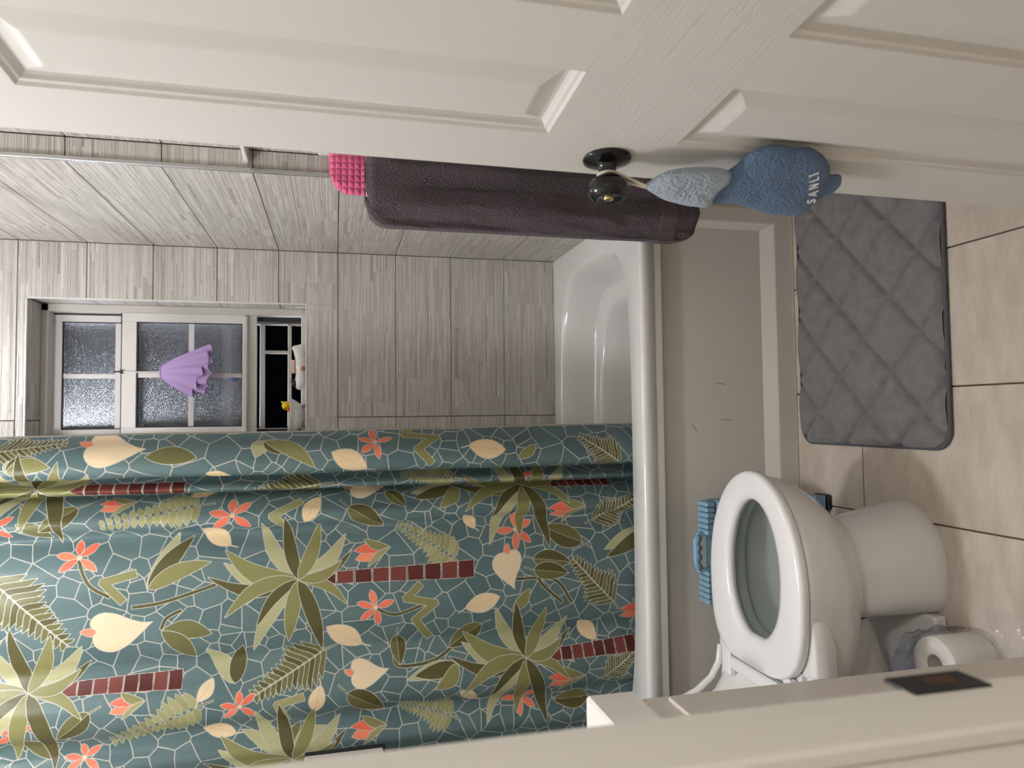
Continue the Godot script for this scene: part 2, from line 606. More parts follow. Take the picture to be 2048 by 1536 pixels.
func slab_material(seed_: int) -> StandardMaterial3D:
	var a := FastNoiseLite.new()
	a.seed = seed_
	a.frequency = 0.012
	a.fractal_octaves = 5
	var b := FastNoiseLite.new()
	b.seed = seed_ + 50
	b.frequency = 0.05
	var n := 512
	var im := Image.create(n, n, false, Image.FORMAT_RGB8)
	for y in n:
		for x in n:
			var v := 0.5 + 0.55 * a.get_noise_2d(x * 0.55, y * 1.5) + 0.22 * b.get_noise_2d(x * 0.5, y * 2.2)
			im.set_pixel(x, y, Color8(180, 166, 152).lerp(Color8(209, 197, 183), clampf(v, 0.0, 1.0)))
	var m := mat(Color.WHITE, 0.38)
	m.albedo_texture = ImageTexture.create_from_image(im)
	return m

# ---------- lamps ----------
func lamp(called: String, at: Vector3, energy: float, c: Color, label: String):
	var t := thing(called, label, "lamp", at)
	var st := begin()
	lathe(st, [Vector2(0.001, -0.03), Vector2(0.15, -0.03), Vector2(0.155, -0.025), Vector2(0.155, 0.0)], 40)
	part("base", done(st), M.chrome, t)
	var glow := mat(c8(245, 240, 230), 0.5)
	glow.emission_enabled = true
	glow.emission = c
	glow.emission_energy_multiplier = 1.6
	st = begin()
	var pr := []
	for k in 13:
		var a := PI / 2 * k / 12.0
		pr.append(Vector2(maxf(0.001, sin(a) * 0.14), -0.03 - 0.075 * cos(a)))
	lathe(st, pr, 40)
	part("shade", done(st), glow, t)
	var l := OmniLight3D.new()
	l.name = called + "_glow"
	l.light_color = c
	l.light_energy = energy
	l.light_size = 0.10
	l.omni_range = 8.0
	l.omni_attenuation = 2.0
	l.shadow_enabled = true
	add_child(l)
	l.position = at + Vector3(0, -0.125, 0)

func street_light():
	# a lamp on the house outside, up and to the side of the window
	var at := Vector3(-0.24, 2.33, -3.25)
	var c := Color(0.93, 0.95, 1.0)
	var t := thing("outdoor_lamp", "white lamp outside in the dark behind the bright corner of the frosted window", "lamp", at)
	var glow := mat(c8(240, 240, 240), 0.5)
	glow.emission_enabled = true
	glow.emission = c
	glow.emission_energy_multiplier = 22.0
	var st := begin()
	lathe(st, [Vector2(0.001, -0.11), Vector2(0.07, -0.09), Vector2(0.10, -0.04), Vector2(0.11, 0.02), Vector2(0.08, 0.09), Vector2(0.001, 0.11)], 28)
	part("globe", done(st), glow, t)
	st = begin()
	tube(st, [Vector3(0, 0.10, 0), Vector3(0, 0.18, 0), Vector3(-0.06, 0.24, -0.03), Vector3(-0.25, 0.24, -0.1)], 0.014, 8)
	part("arm", done(st), M.dark, t)
	var l := OmniLight3D.new()
	l.name = "outdoor_lamp_glow"
	l.light_color = c
	l.light_energy = 2.3
	l.light_size = 0.1
	l.omni_range = 12.0
	l.omni_attenuation = 2.0
	l.shadow_enabled = true
	add_child(l)
	l.position = at

# ---------- the room ----------
# one tile: a piece with thickness, its front at plane + N * proud, cut round a hole
func tile(parent: Node, o: Vector3, U: Vector3, V: Vector3, u0: float, u1: float, v0: float, v1: float, m: Material, gap := 0.0024, hole := Rect2(), scale := 0.6):
	var N := U.cross(V)
	var st := begin()
	st.set_smooth_group(-1)
	var rects := []
	var R := Rect2(u0, v0, u1 - u0, v1 - v0)
	if hole.has_area() and R.intersects(hole):
		var H := R.intersection(hole)
		if H.position.x > u0: rects.append([u0, H.position.x, v0, v1])
		if H.end.x < u1: rects.append([H.end.x, u1, v0, v1])
		if H.position.y > v0: rects.append([H.position.x, H.end.x, v0, H.position.y])
		if H.end.y < v1: rects.append([H.position.x, H.end.x, H.end.y, v1])
	else:
		rects.append([u0, u1, v0, v1])
	if rects.is_empty(): return
	var off := Vector2(rng.randf() * 0.5, 0.0) if gap > 0.003 else Vector2(rng.randf(), rng.randf())
	var g := gap * 0.5
	var th := 0.007
	var ch := 0.0009
	for q in rects:
		var a: float = q[0] + (g if q[0] == u0 else 0.0)
		var b: float = q[1] - (g if q[1] == u1 else 0.0)
		var c: float = q[2] + (g if q[2] == v0 else 0.0)
		var d: float = q[3] - (g if q[3] == v1 else 0.0)
		if b - a < 0.002 or d - c < 0.002: continue
		var P := func(x: float, y: float, h: float) -> Vector3: return o + U * x + V * y + N * h
		var T := func(x: float, y: float) -> Vector2: return Vector2((x - u0) / scale, -(y - v0) / scale) + off
		quad(st, P.call(a + ch, c + ch, th), P.call(b - ch, c + ch, th), P.call(b - ch, d - ch, th), P.call(a + ch, d - ch, th), T.call(a, c), T.call(b, c), T.call(b, d), T.call(a, d))
		var co := [Vector2(a, c), Vector2(b, c), Vector2(b, d), Vector2(a, d)]
		var ci := [Vector2(a + ch, c + ch), Vector2(b - ch, c + ch), Vector2(b - ch, d - ch), Vector2(a + ch, d - ch)]
		for k in 4:
			var p: Vector2 = co[k]
			var p2: Vector2 = co[(k + 1) % 4]
			var s: Vector2 = ci[k]
			var s2: Vector2 = ci[(k + 1) % 4]
			var uv: Vector2 = T.call(p.x, p.y)
			quad(st, P.call(p.x, p.y, th - ch), P.call(p2.x, p2.y, th - ch), P.call(s2.x, s2.y, th), P.call(s.x, s.y, th), uv, uv, uv, uv)
			quad(st, P.call(p.x, p.y, 0.0), P.call(p2.x, p2.y, 0.0), P.call(p2.x, p2.y, th - ch), P.call(p.x, p.y, th - ch), uv, uv, uv, uv)
	part("tile", done(st), m, parent)

func tiles(parent: Node, o: Vector3, U: Vector3, V: Vector3, us: Array, vs: Array, mats: Array, gap := 0.0024, hole := Rect2()):
	for j in vs.size() - 1:
		for i in us.size() - 1:
			tile(parent, o, U, V, us[i], us[i + 1], vs[j], vs[j + 1], mats[rng.randi() % mats.size()], gap, hole)

func room_shell():
	# floor: slabs laid along z, grout below
	var fl := structure("floor", box_mesh(Vector3(LEFT - 0.2, -0.12, BACK - 0.3), Vector3(1.3, -0.0075, 1.5)), M.floor_grout)
	var xs := [-0.943, -0.844, -0.5455, -0.247, 0.0535, 0.352, 0.645]
	var o := Vector3(0, -0.007, 0)
	for i in xs.size() - 1:
		for zz in [[-1.84, -1.561], [-1.561, -0.959], [-0.959, -0.37], [-0.37, 0.23], [0.23, 0.83], [0.83, 1.4]]:
			tile(fl, o, Vector3.RIGHT, Vector3.FORWARD, xs[i], xs[i + 1], -zz[1], -zz[0], M.slab[rng.randi() % 3], 0.0034)
	tile(fl, o, Vector3.RIGHT, Vector3.FORWARD, 0.645, 1.25, -0.83, 0.37, M.slab[0], 0.0034)
	# back wall with the window hole
	var t := 0.007
	var hole := Rect2(-0.075, 1.376, 0.475, 0.869)
	var st := begin()
	var zb := BACK - t
	box(st, Vector3(LEFT - 0.1, -0.02, zb - 0.28), Vector3(hole.position.x - t, CEIL, zb))
	box(st, Vector3(hole.end.x + t, -0.02, zb - 0.28), Vector3(SIDE_ROOM + 0.1, CEIL, zb))
	box(st, Vector3(hole.position.x - t, -0.02, zb - 0.28), Vector3(hole.end.x + t, hole.position.y - t, zb))
	box(st, Vector3(hole.position.x - t, hole.end.y + t, zb - 0.28), Vector3(hole.end.x + t, CEIL, zb))
	var wb := structure("wall_back", done(st), M.grout)
	var rows := [0.468, 0.668, 0.868, 1.068, 1.270, 1.470, 1.670, 1.870, 2.070, 2.270, CEIL]
	tiles(wb, Vector3(0, 0, zb), Vector3.RIGHT, Vector3.UP, [LEFT, -0.595, 0.003, SIDE], rows, M.strip, 0.0024, hole)
	# the lining of the window recess
	var inner := BACK - 0.165
	for j in rows.size() - 1:
		var y0: float = maxf(rows[j], hole.position.y)
		var y1: float = minf(rows[j + 1], hole.end.y)
		if y1 > y0:
			tile(wb, Vector3(hole.end.x + t, 0, inner), Vector3.BACK, Vector3.UP, 0.0, -inner + BACK, y0, y1, M.strip[j % 3])
			tile(wb, Vector3(hole.position.x - t, 0, BACK), Vector3.FORWARD, Vector3.UP, 0.0, -inner + BACK, y0, y1, M.strip[j % 3])
	tile(wb, Vector3(0, hole.end.y + t, inner), Vector3.RIGHT, Vector3.BACK, hole.position.x, 0.003, 0.0, 0.165, M.strip[0])
	tile(wb, Vector3(0, hole.end.y + t, inner), Vector3.RIGHT, Vector3.BACK, 0.003, hole.end.x, 0.0, 0.165, M.strip[1])
	tile(wb, Vector3(0, hole.position.y - t, BACK), Vector3.RIGHT, Vector3.FORWARD, hole.position.x, hole.end.x, 0.0, 0.165, M.strip[2])
	# end wall of the alcove, its return, and the same wall further out beside the door
	st = begin()
	box(st, Vector3(SIDE + t, -0.02, BACK - 0.1), Vector3(SIDE_ROOM + 0.2, CEIL, -1.797 - t))
	box(st, Vector3(SIDE_ROOM + t, -0.02, -1.797 - t), Vector3(SIDE_ROOM + 0.2, CEIL, DOORWAY + 0.05))
	var wr := structure("wall_right", done(st), M.grout)
	tiles(wr, Vector3(SIDE + t, 0, 0), Vector3.BACK, Vector3.UP, [BACK, -2.42, -1.801], rows, M.strip)
	tiles(wr, Vector3(0, 0, -1.797 - t), Vector3.RIGHT, Vector3.UP, [SIDE + 0.002, SIDE_ROOM], [0.02] + [0.268] + rows, M.strip)
	tiles(wr, Vector3(SIDE_ROOM + t, 0, 0), Vector3.BACK, Vector3.UP, [-1.797, -1.20, -0.60, DOORWAY], [0.0, 0.068, 0.268] + rows, M.strip)
	# far-side wall
	var wl := structure("wall_left", box_mesh(Vector3(LEFT - 0.2, -0.02, BACK - 0.1), Vector3(LEFT - t, CEIL, DOORWAY + 0.05)), M.grout)
	tiles(wl, Vector3(LEFT - t, 0, 0), Vector3.FORWARD, Vector3.UP, [-DOORWAY, 0.82, 1.42, 2.02, -BACK], [0.0, 0.068, 0.268] + rows, M.strip)
	# wall with the doorway
	st = begin()
	box(st, Vector3(LEFT - 0.1, -0.02, DOORWAY + 0.012), Vector3(-0.20, CEIL, HALL))
	box(st, Vector3(0.43, -0.02, DOORWAY + 0.012), Vector3(1.3, CEIL, HALL))
	box(st, Vector3(-0.20, 2.07, DOORWAY + 0.012), Vector3(0.43, CEIL, HALL))
	structure("wall_front", done(st), M.wall_paint)
	# the hall behind the photographer
	st = begin()
	box(st, Vector3(-0.72, -0.02, HALL), Vector3(-0.62, CEIL, 1.3))
	structure("wall_hall_left", done(st), M.wall_paint)
	structure("wall_hall_right", box_mesh(Vector3(1.2, -0.02, HALL), Vector3(1.3, CEIL, 1.3)), M.wall_paint)
	structure("wall_hall_back", box_mesh(Vector3(-0.72, -0.02, 1.3), Vector3(1.3, CEIL, 1.4)), M.wall_paint)
	structure("ceiling", box_mesh(Vector3(LEFT - 0.2, CEIL, BACK - 0.3), Vector3(1.3, CEIL + 0.1, 1.4)), M.ceiling)
	# metal edge strips of the tiling
	structure("trim_1", box_mesh(Vector3(SIDE - 0.0005, RIM + 0.004, -1.8005), Vector3(SIDE + 0.009, CEIL, -1.7895), 0.001), M.chrome)
	st = begin()
	var e := 0.006
	for q in [[hole.position.x - 0.001, hole.position.x + 0.004, hole.position.y, hole.end.y], [hole.end.x - 0.004, hole.end.x + 0.001, hole.position.y, hole.end.y], [hole.position.x, hole.end.x, hole.end.y - 0.004, hole.end.y + 0.001], [hole.position.x, hole.end.x, hole.position.y - 0.001, hole.position.y + 0.004]]:
		box(st, Vector3(q[0], q[2], BACK - 0.008), Vector3(q[1], q[3], BACK + 0.001), 0.0005)
	structure("trim_2", done(st), mat(c8(232, 230, 226), 0.3, 0.3))
	# door frame: jamb with stop and casing on the latch side, jamb on the hinge side, head
	st = begin()
	box(st, Vector3(-0.20, 0, DOORWAY), Vector3(-0.18, 2.06, HALL + 0.005), 0.002)
	box(st, Vector3(-0.181, 0, -0.364), Vector3(-0.169, 2.05, -0.325), 0.003)
	var jl := structure("trim_3", done(st), M.paint)
	st = begin()
	box(st, Vector3(-0.1815, 0.862, -0.4235), Vector3(-0.1785, 0.922, -0.3955), 0.0005)
	part("strike_plate", done(st), M.dark, jl)
	st = begin()
	box(st, Vector3(-0.179, 0.878, -0.4165), Vector3(-0.1782, 0.9, -0.404))
	part("latch_hole", done(st), mat(c8(70, 44, 26), 0.8), jl)
	st = begin()
	box(st, Vector3(-0.265, 0, HALL + 0.0), Vector3(-0.188, 2.13, HALL + 0.016), 0.004)
	box(st, Vector3(-0.265, 0, DOORWAY - 0.004), Vector3(-0.19, 2.13, DOORWAY + 0.012), 0.003)
	structure("trim_4", done(st), M.paint)
	st = begin()
	box(st, Vector3(0.412, 0, DOORWAY), Vector3(0.432, 2.06, HALL + 0.005), 0.002)
	box(st, Vector3(0.40, 0, -0.355), Vector3(0.414, 2.05, -0.315), 0.003)
	structure("trim_5", done(st), M.paint)
	structure("trim_6", box_mesh(Vector3(-0.2, 2.05, DOORWAY), Vector3(0.432, 2.07, HALL + 0.005), 0.002), M.paint)

func window():
	var w := Node3D.new()
	w.name = "window_1"
	w.set_meta("kind", "structure")
	add_child(w, true)
	var x0 := -0.075
	var x1 := 0.40
	var y0 := 1.376
	var y1 := 2.245
	# outer frame: aluminium channel with dark tracks
	var st := begin()
	for q in [[x1 - 0.026, x1, y0, y1], [x0, x0 + 0.026, y0, y1], [x0, x1, y1 - 0.022, y1], [x0, x1, y0, y0 + 0.024]]:
		box(st, Vector3(q[0], q[2], -2.835), Vector3(q[1], q[3], -2.748), 0.002)
	for q in [[x1 - 0.01, x1 + 0.008, y0 - 0.008, y1 + 0.008], [x0 - 0.008, x0 + 0.01, y0 - 0.008, y1 + 0.008], [x0, x1, y1 - 0.01, y1 + 0.008], [x0, x1, y0 - 0.008, y0 + 0.01]]:
		box(st, Vector3(q[0], q[2], -2.86), Vector3(q[1], q[3], -2.787))
	part("frame", done(st), M.alu_old, w)
	st = begin()
	for q in [[x1 - 0.042, x1 - 0.024, y0, y1], [x0 + 0.024, x0 + 0.038, y0, y1]]:
		box(st, Vector3(q[0], q[2], -2.86), Vector3(q[1], q[3], -2.80))
	part("track", done(st), M.gasket, w)
	# upper sash, further out
	sash(w, -0.054, 0.3685, 1.962, 2.237, -2.81, 0.0235, 0.036, 0.040, [2.022], 0.155)
	# lower sash, pushed up half a hand
	sash(w, -0.060, 0.378, 1.556, 2.000, -2.775, 0.034, 0.048, 0.047, [1.776], 0.157)
	st = begin()
	box(st, Vector3(-0.05, 1.586, -2.762), Vector3(0.37, 1.602, -2.742), 0.003)
	part("lift_rail", done(st), M.alu, w)
	st = begin()
	box(st, Vector3(0.335, 1.985, -2.786), Vector3(0.376, 2.006, -2.772), 0.002)
	box(st, Vector3(-0.05, 1.998, -2.79), Vector3(0.37, 2.006, -2.776), 0.001)
	part("weather_seal", done(st), M.gasket, w)
	st = begin()
	lathe(st, [Vector2(0.0001, 0.0), Vector2(0.0165, 0.0), Vector2(0.0165, 0.0008), Vector2(0.0001, 0.0008)], 30, Vector3(0.152, 1.634, -2.7800), Vector3.BACK)
	part("sticker", done(st), mat(c8(44, 84, 170), 0.4), w)
	# storm screen behind the gap
	st = begin()
	for q in [[0.352, 0.368, 1.38, 2.2], [-0.06, -0.035, 1.38, 2.2], [-0.06, 0.368, 1.535, 1.553], [-0.06, 0.368, 1.44, 1.453], [0.244, 0.256, 1.453, 1.54], [-0.06, 0.368, 1.655, 1.67]]:
		box(st, Vector3(q[0], q[2], -2.868), Vector3(q[1], q[3], -2.85), 0.002)
	part("screen_frame", done(st), M.alu_old, w)

func sash(w: Node3D, x0: float, x1: float, y0: float, y1: float, z: float, side: float, bottom: float, top: float, bars: Array, mid: float):
	var st := begin()
	box(st, Vector3(x0, y0, z - 0.012), Vector3(x0 + side, y1, z + 0.012), 0.0015)
	box(st, Vector3(x1 - side, y0, z - 0.012), Vector3(x1, y1, z + 0.012), 0.0015)
	box(st, Vector3(x0 + side, y1 - top, z - 0.012), Vector3(x1 - side, y1, z + 0.012), 0.0015)
	box(st, Vector3(x0 + side, y0, z - 0.012), Vector3(x1 - side, y0 + bottom, z + 0.012), 0.0015)
	var s := part("sash", done(st), M.alu, w)
	st = begin()
	var g := 0.003
	for q in [[x0 + side, x0 + side + g, y0 + bottom, y1 - top], [x1 - side - g, x1 - side, y0 + bottom, y1 - top], [x0 + side, x1 - side, y0 + bottom, y0 + bottom + g], [x0 + side, x1 - side, y1 - top - g, y1 - top]]:
		box(st, Vector3(q[0], q[2], z - 0.004), Vector3(q[1], q[3], z + 0.009))
	part("seal", done(st), M.gasket, s)
	part("pane", box_mesh(Vector3(x0 + side, y0 + bottom, z - 0.003), Vector3(x1 - side, y1 - top, z + 0.003)), M.pane, s)
	for y in bars:
		part("glazing_bar", box_mesh(Vector3(x0 + side, y - 0.009, z + 0.003), Vector3(x1 - side, y + 0.009, z + 0.005), 0.0005), M.alu, s)
	part("glazing_bar", box_mesh(Vector3(mid - 0.008, y0 + bottom, z + 0.003), Vector3(mid + 0.008, y1 - top, z + 0.0048), 0.0005), M.alu, s)

func door():
	var d := Node3D.new()
	d.name = "door_1"
	d.set_meta("kind", "structure")
	add_child(d, true)
	var a := deg_to_rad(85.7)
	var along := Vector3(cos(a), 0, sin(a))      # from the latch edge to the hinges
	var out := Vector3(-sin(a), 0, cos(a))       # the face we see
	var lean := (Vector3.UP - out * 0.0065).normalized()      # the leaf has sagged a little
	d.transform = Transform3D(Basis(along, lean, along.cross(lean)), Vector3(0.348, 0, -0.975) + out * 0.0065 * 0.918)
	var W := 0.61
	var xs := [0.0, 0.109, 0.255, 0.355, 0.501, W]
	var ys := [0.012, 0.24, 0.842, 1.018, 1.613, 1.70, 1.90, 2.035]
	var smooth := begin()
	var grain := begin()
	var panels := []
	for j in ys.size() - 1:
		for i in xs.size() - 1:
			if (i == 1 or i == 3) and (j == 1 or j == 3 or j == 5):
				panels.append([xs[i], xs[i + 1], ys[j], ys[j + 1]])
				continue
			var s := grain if i in [1, 2, 3] and j in [0, 2, 4, 6] else smooth
			s.set_smooth_group(-1)
			var p0 := Vector2(xs[i], ys[j])
			var p1 := Vector2(xs[i + 1], ys[j + 1])
			quad(s, Vector3(p0.x, p0.y, 0), Vector3(p1.x, p0.y, 0), Vector3(p1.x, p1.y, 0), Vector3(p0.x, p1.y, 0), Vector2(p0.x, -p0.y), Vector2(p1.x, -p0.y), Vector2(p1.x, -p1.y), Vector2(p0.x, -p1.y))
	# edges and back
	smooth.set_smooth_group(-1)
	box(smooth, Vector3(0, 0.012, -0.035), Vector3(W, 2.035, -0.0135))
	for q in [[Vector3(0, 0.012, 0), Vector3(0, 2.035, 0), Vector3(0, 2.035, -0.0135), Vector3(0, 0.012, -0.0135)], [Vector3(0, 2.035, 0), Vector3(W, 2.035, 0), Vector3(W, 2.035, -0.0135), Vector3(0, 2.035, -0.0135)], [Vector3(W, 0.012, 0), Vector3(W, 2.035, 0), Vector3(W, 2.035, -0.0135), Vector3(W, 0.012, -0.0135)], [Vector3(0, 0.012, 0), Vector3(W, 0.012, 0), Vector3(W, 0.012, -0.0135), Vector3(0, 0.012, -0.0135)]]:
		face(smooth, q, Vector3(W / 2, 1.0, -0.01))
	var sm := mat(c8(216, 213, 208), 0.40)
	part("leaf", done(smooth), sm, d)
	var gm := mat(c8(216, 213, 208), 0.40)
	gm.heightmap_enabled = true
	gm.heightmap_texture = grain_tex()
	gm.heightmap_scale = 0.10
	gm.uv1_scale = Vector3(2.6, 3.4, 1)
	part("rail", done(grain), gm, d)
	for q in panels:
		var st := begin()
		var prof := [[0.0, 0.0], [0.003, -0.0036], [0.0065, -0.0052], [0.009, -0.0092], [0.012, -0.0122], [0.0165, -0.0122], [0.0385, -0.003], [0.042, -0.0022]]
		var loops := []
		for p in prof:
			loops.append([Vector3(q[0] + p[0], q[2] + p[0], p[1]), Vector3(q[1] - p[0], q[2] + p[0], p[1]), Vector3(q[1] - p[0], q[3] - p[0], p[1]), Vector3(q[0] + p[0], q[3] - p[0], p[1])])
		st.set_smooth_group(-1)
		for k in loops.size() - 1:
			for e in 4:
				quad(st, loops[k][e], loops[k][(e + 1) % 4], loops[k + 1][(e + 1) % 4], loops[k + 1][e])
		var l: Array = loops[-1]
		quad(st, l[0], l[1], l[2], l[3])
		part("panel", done(st), sm, d)
	# knob: rosette, neck, ball with a key cylinder
	var c := Vector3(0.0546, 0.918, 0.0)
	var st2 := begin()
	var pr := [[0.0325, 0.0], [0.0335, 0.002], [0.0325, 0.0045], [0.029, 0.0055], [0.0275, 0.007], [0.018, 0.010], [0.0125, 0.0145], [0.0115, 0.022], [0.0115, 0.026], [0.0155, 0.0285], [0.022, 0.032], [0.0265, 0.0375], [0.0282, 0.0440], [0.0275, 0.0505], [0.0240, 0.0560], [0.0205, 0.0590], [0.0185, 0.0595], [0.014, 0.0580], [0.0001, 0.0575]]
	var pv := []
	for p in pr: pv.append(Vector2(p[0], p[1]))
	lathe(st2, pv, 44, c, Vector3.BACK)
	var kn := part("knob", done(st2), M.knob, d)
	st2 = begin()
	lathe(st2, [Vector2(0.0068, 0.055), Vector2(0.0068, 0.0600), Vector2(0.0055, 0.0605), Vector2(0.0001, 0.0605)], 24, c, Vector3.BACK)
	part("key_cylinder", done(st2), M.brass, kn)
	st2 = begin()
	box(st2, c + Vector3(-0.0035, -0.0009, 0.0600), c + Vector3(0.0035, 0.0009, 0.0608))
	part("keyhole", done(st2), M.dark, kn)

func grain_tex() -> ImageTexture:
	var r := RandomNumberGenerator.new()
	r.seed = 77
	var n := 1024
	var im := Image.create(n, n, false, Image.FORMAT_L8)
	im.fill(Color.WHITE * 0.75)
	var wv := FastNoiseLite.new()
	wv.seed = 5
	wv.frequency = 0.0016
	for k in 330:
		var y := r.randf() * n
		var x := r.randi_range(-200, n)
		var len := r.randi_range(120, 620)
		var dep := r.randf_range(0.1, 0.45)
		for x2 in range(maxi(x, 0), mini(x + len, n)):
			var t := float(x2 - x) / len
			var yy := int(y + 34.0 * wv.get_noise_2d(x2, y * 1.2))
			var v := 0.75 - dep * sin(PI * t)
			for q in 3:
				im.set_pixel(x2, posmod(yy + q, n), Color.WHITE * (v if q == 1 else (v + 0.75) * 0.5))
	return ImageTexture.create_from_image(im)

# ---------- the things ----------
# rounded-corner ring of n points in plan: half sizes a (x), b (z), exponent e (2 = ellipse, large = rectangle)
func ring(cx: float, cz: float, a: float, b: float, e: float, y: float, n := 96) -> PackedVector3Array:
	var out := PackedVector3Array()
	for i in n:
		var t := TAU * i / n
		var c := cos(t)
		var s := sin(t)
		out.append(Vector3(cx + a * signf(c) * pow(absf(c), 2.0 / e), y, cz - b * signf(s) * pow(absf(s), 2.0 / e)))
	return out

func add_rings(st: SurfaceTool, rings: Array, flip := false, smooth := 1):
	var pts := PackedVector3Array()
	for r in rings: pts.append_array(r)
	sheet(st, pts, rings[0].size(), rings.size(), true, flip, PackedVector2Array(), smooth)

func bathtub():
	var t := thing("bathtub", "white alcove bathtub with a plain recessed front panel below the tiled window wall", "bathtub")
	var x0 := LEFT + 0.001
	var x1 := SIDE - 0.001
	var cx := (x0 + x1) / 2
	var hx := (x1 - x0) / 2
	var zf := TUB_FRONT
	var zb := BACK + 0.001
	var n := 192
	# the inside: hole with a round end, sloping walls, a ledge, the bottom
	var hz := 0.325
	var hc := -2.222
	var inx := (-0.90 + 0.507) / 2
	var iax := (0.507 + 0.90) / 2
	var outer := PackedVector3Array()
	for p in ring(inx, hc, iax, hz, 4.6, RIM, n):
		var dx: float = (p.x - inx) / iax
		var dz: float = (p.z - hc) / hz
		var k := 1.0 / maxf(absf(dx), absf(dz))
		var ux := clampf(dx * k, -1, 1)
		var uz := clampf(dz * k, -1, 1)
		outer.append(Vector3(cx + ux * hx, RIM, lerpf(zb, zf - 0.012, (uz + 1) / 2)))
	var st := begin()
	var rings := [outer]
	for q in [[0.004, 0.0, 4.6], [0.0, -0.002, 4.6], [-0.005, -0.008, 4.5], [-0.010, -0.020, 4.4], [-0.022, -0.06, 4.2], [-0.032, -0.112, 4.0], [-0.036, -0.120, 4.0], [-0.052, -0.126, 3.9], [-0.066, -0.130, 3.8], [-0.074, -0.142, 3.8], [-0.084, -0.20, 3.7], [-0.104, -0.30, 3.5], [-0.13, -0.345, 3.3], [-0.17, -0.365, 3.2], [-0.25, -0.372, 3.0]]:
		rings.append(ring(inx + q[0] * 0.35, hc, iax + q[0] * 1.3, hz + q[0] * 0.9, q[2], RIM + q[1], n))
	add_rings(st, rings)
	fan(st, rings[-1])
	part("basin", done(st), M.acrylic, t)
	# rolled front edge
	st = begin()
	var pts := PackedVector3Array()
	var prof := [Vector2(RIM - 0.044, zf - 0.016), Vector2(RIM - 0.040, zf - 0.004), Vector2(RIM - 0.014, zf), Vector2(RIM - 0.005, zf - 0.002), Vector2(RIM - 0.001, zf - 0.007), Vector2(RIM, zf - 0.0125)]
	for q in prof:
		pts.append(Vector3(x0, q.x, q.y))
		pts.append(Vector3(x1, q.x, q.y))
	sheet(st, pts, 2, prof.size(), false, false)
	part("rim", done(st), M.acrylic, t)
	# front panel, sunk in a frame
	var za := zf - 0.005
	st = begin()
	st.set_smooth_group(-1)
	var px1 := 0.545
	var px0 := LEFT + 0.04
	var loops := []
	for q in [[x0, x1, 0.002, RIM - 0.036, za], [px0, px1, 0.057, 0.413, za], [px0 + 0.004, px1 - 0.004, 0.060, 0.411, za - 0.001], [px0 + 0.020, px1 - 0.020, 0.093, 0.399, za - 0.022]]:
		loops.append([Vector3(q[0], q[2], q[4]), Vector3(q[1], q[2], q[4]), Vector3(q[1], q[3], q[4]), Vector3(q[0], q[3], q[4])])
	for k in 3:
		for e in 4:
			quad(st, loops[k][e], loops[k][(e + 1) % 4], loops[k + 1][(e + 1) % 4], loops[k + 1][e])
	var l: Array = loops[3]
	quad(st, l[0], l[1], l[2], l[3])
	part("front_panel", done(st), M.apron, t)
	# caulk along the floor and hair-thin scratches on the panel
	st = begin()
	box(st, Vector3(x0, 0.0, za - 0.004), Vector3(x1, 0.0035, za + 0.003), 0.001)
	box(st, Vector3(x1 - 0.002, 0.0, -1.822), Vector3(SIDE + 0.011, RIM - 0.004, -1.800), 0.001)
	part("caulk", done(st), mat(c8(176, 160, 142), 0.7), t)
	st = begin()
	for q in [[0.088, 0.245, 0.083, 0.213], [-0.016, 0.228, -0.017, 0.196], [-0.028, 0.317, -0.046, 0.303]]:
		st = begin()
		tube(st, [Vector3(q[0], q[1], za - 0.0217), Vector3(q[2], q[3], za - 0.0217)], 0.0006, 4)
		part("scratch", done(st), mat(c8(95, 86, 76), 0.8), t)

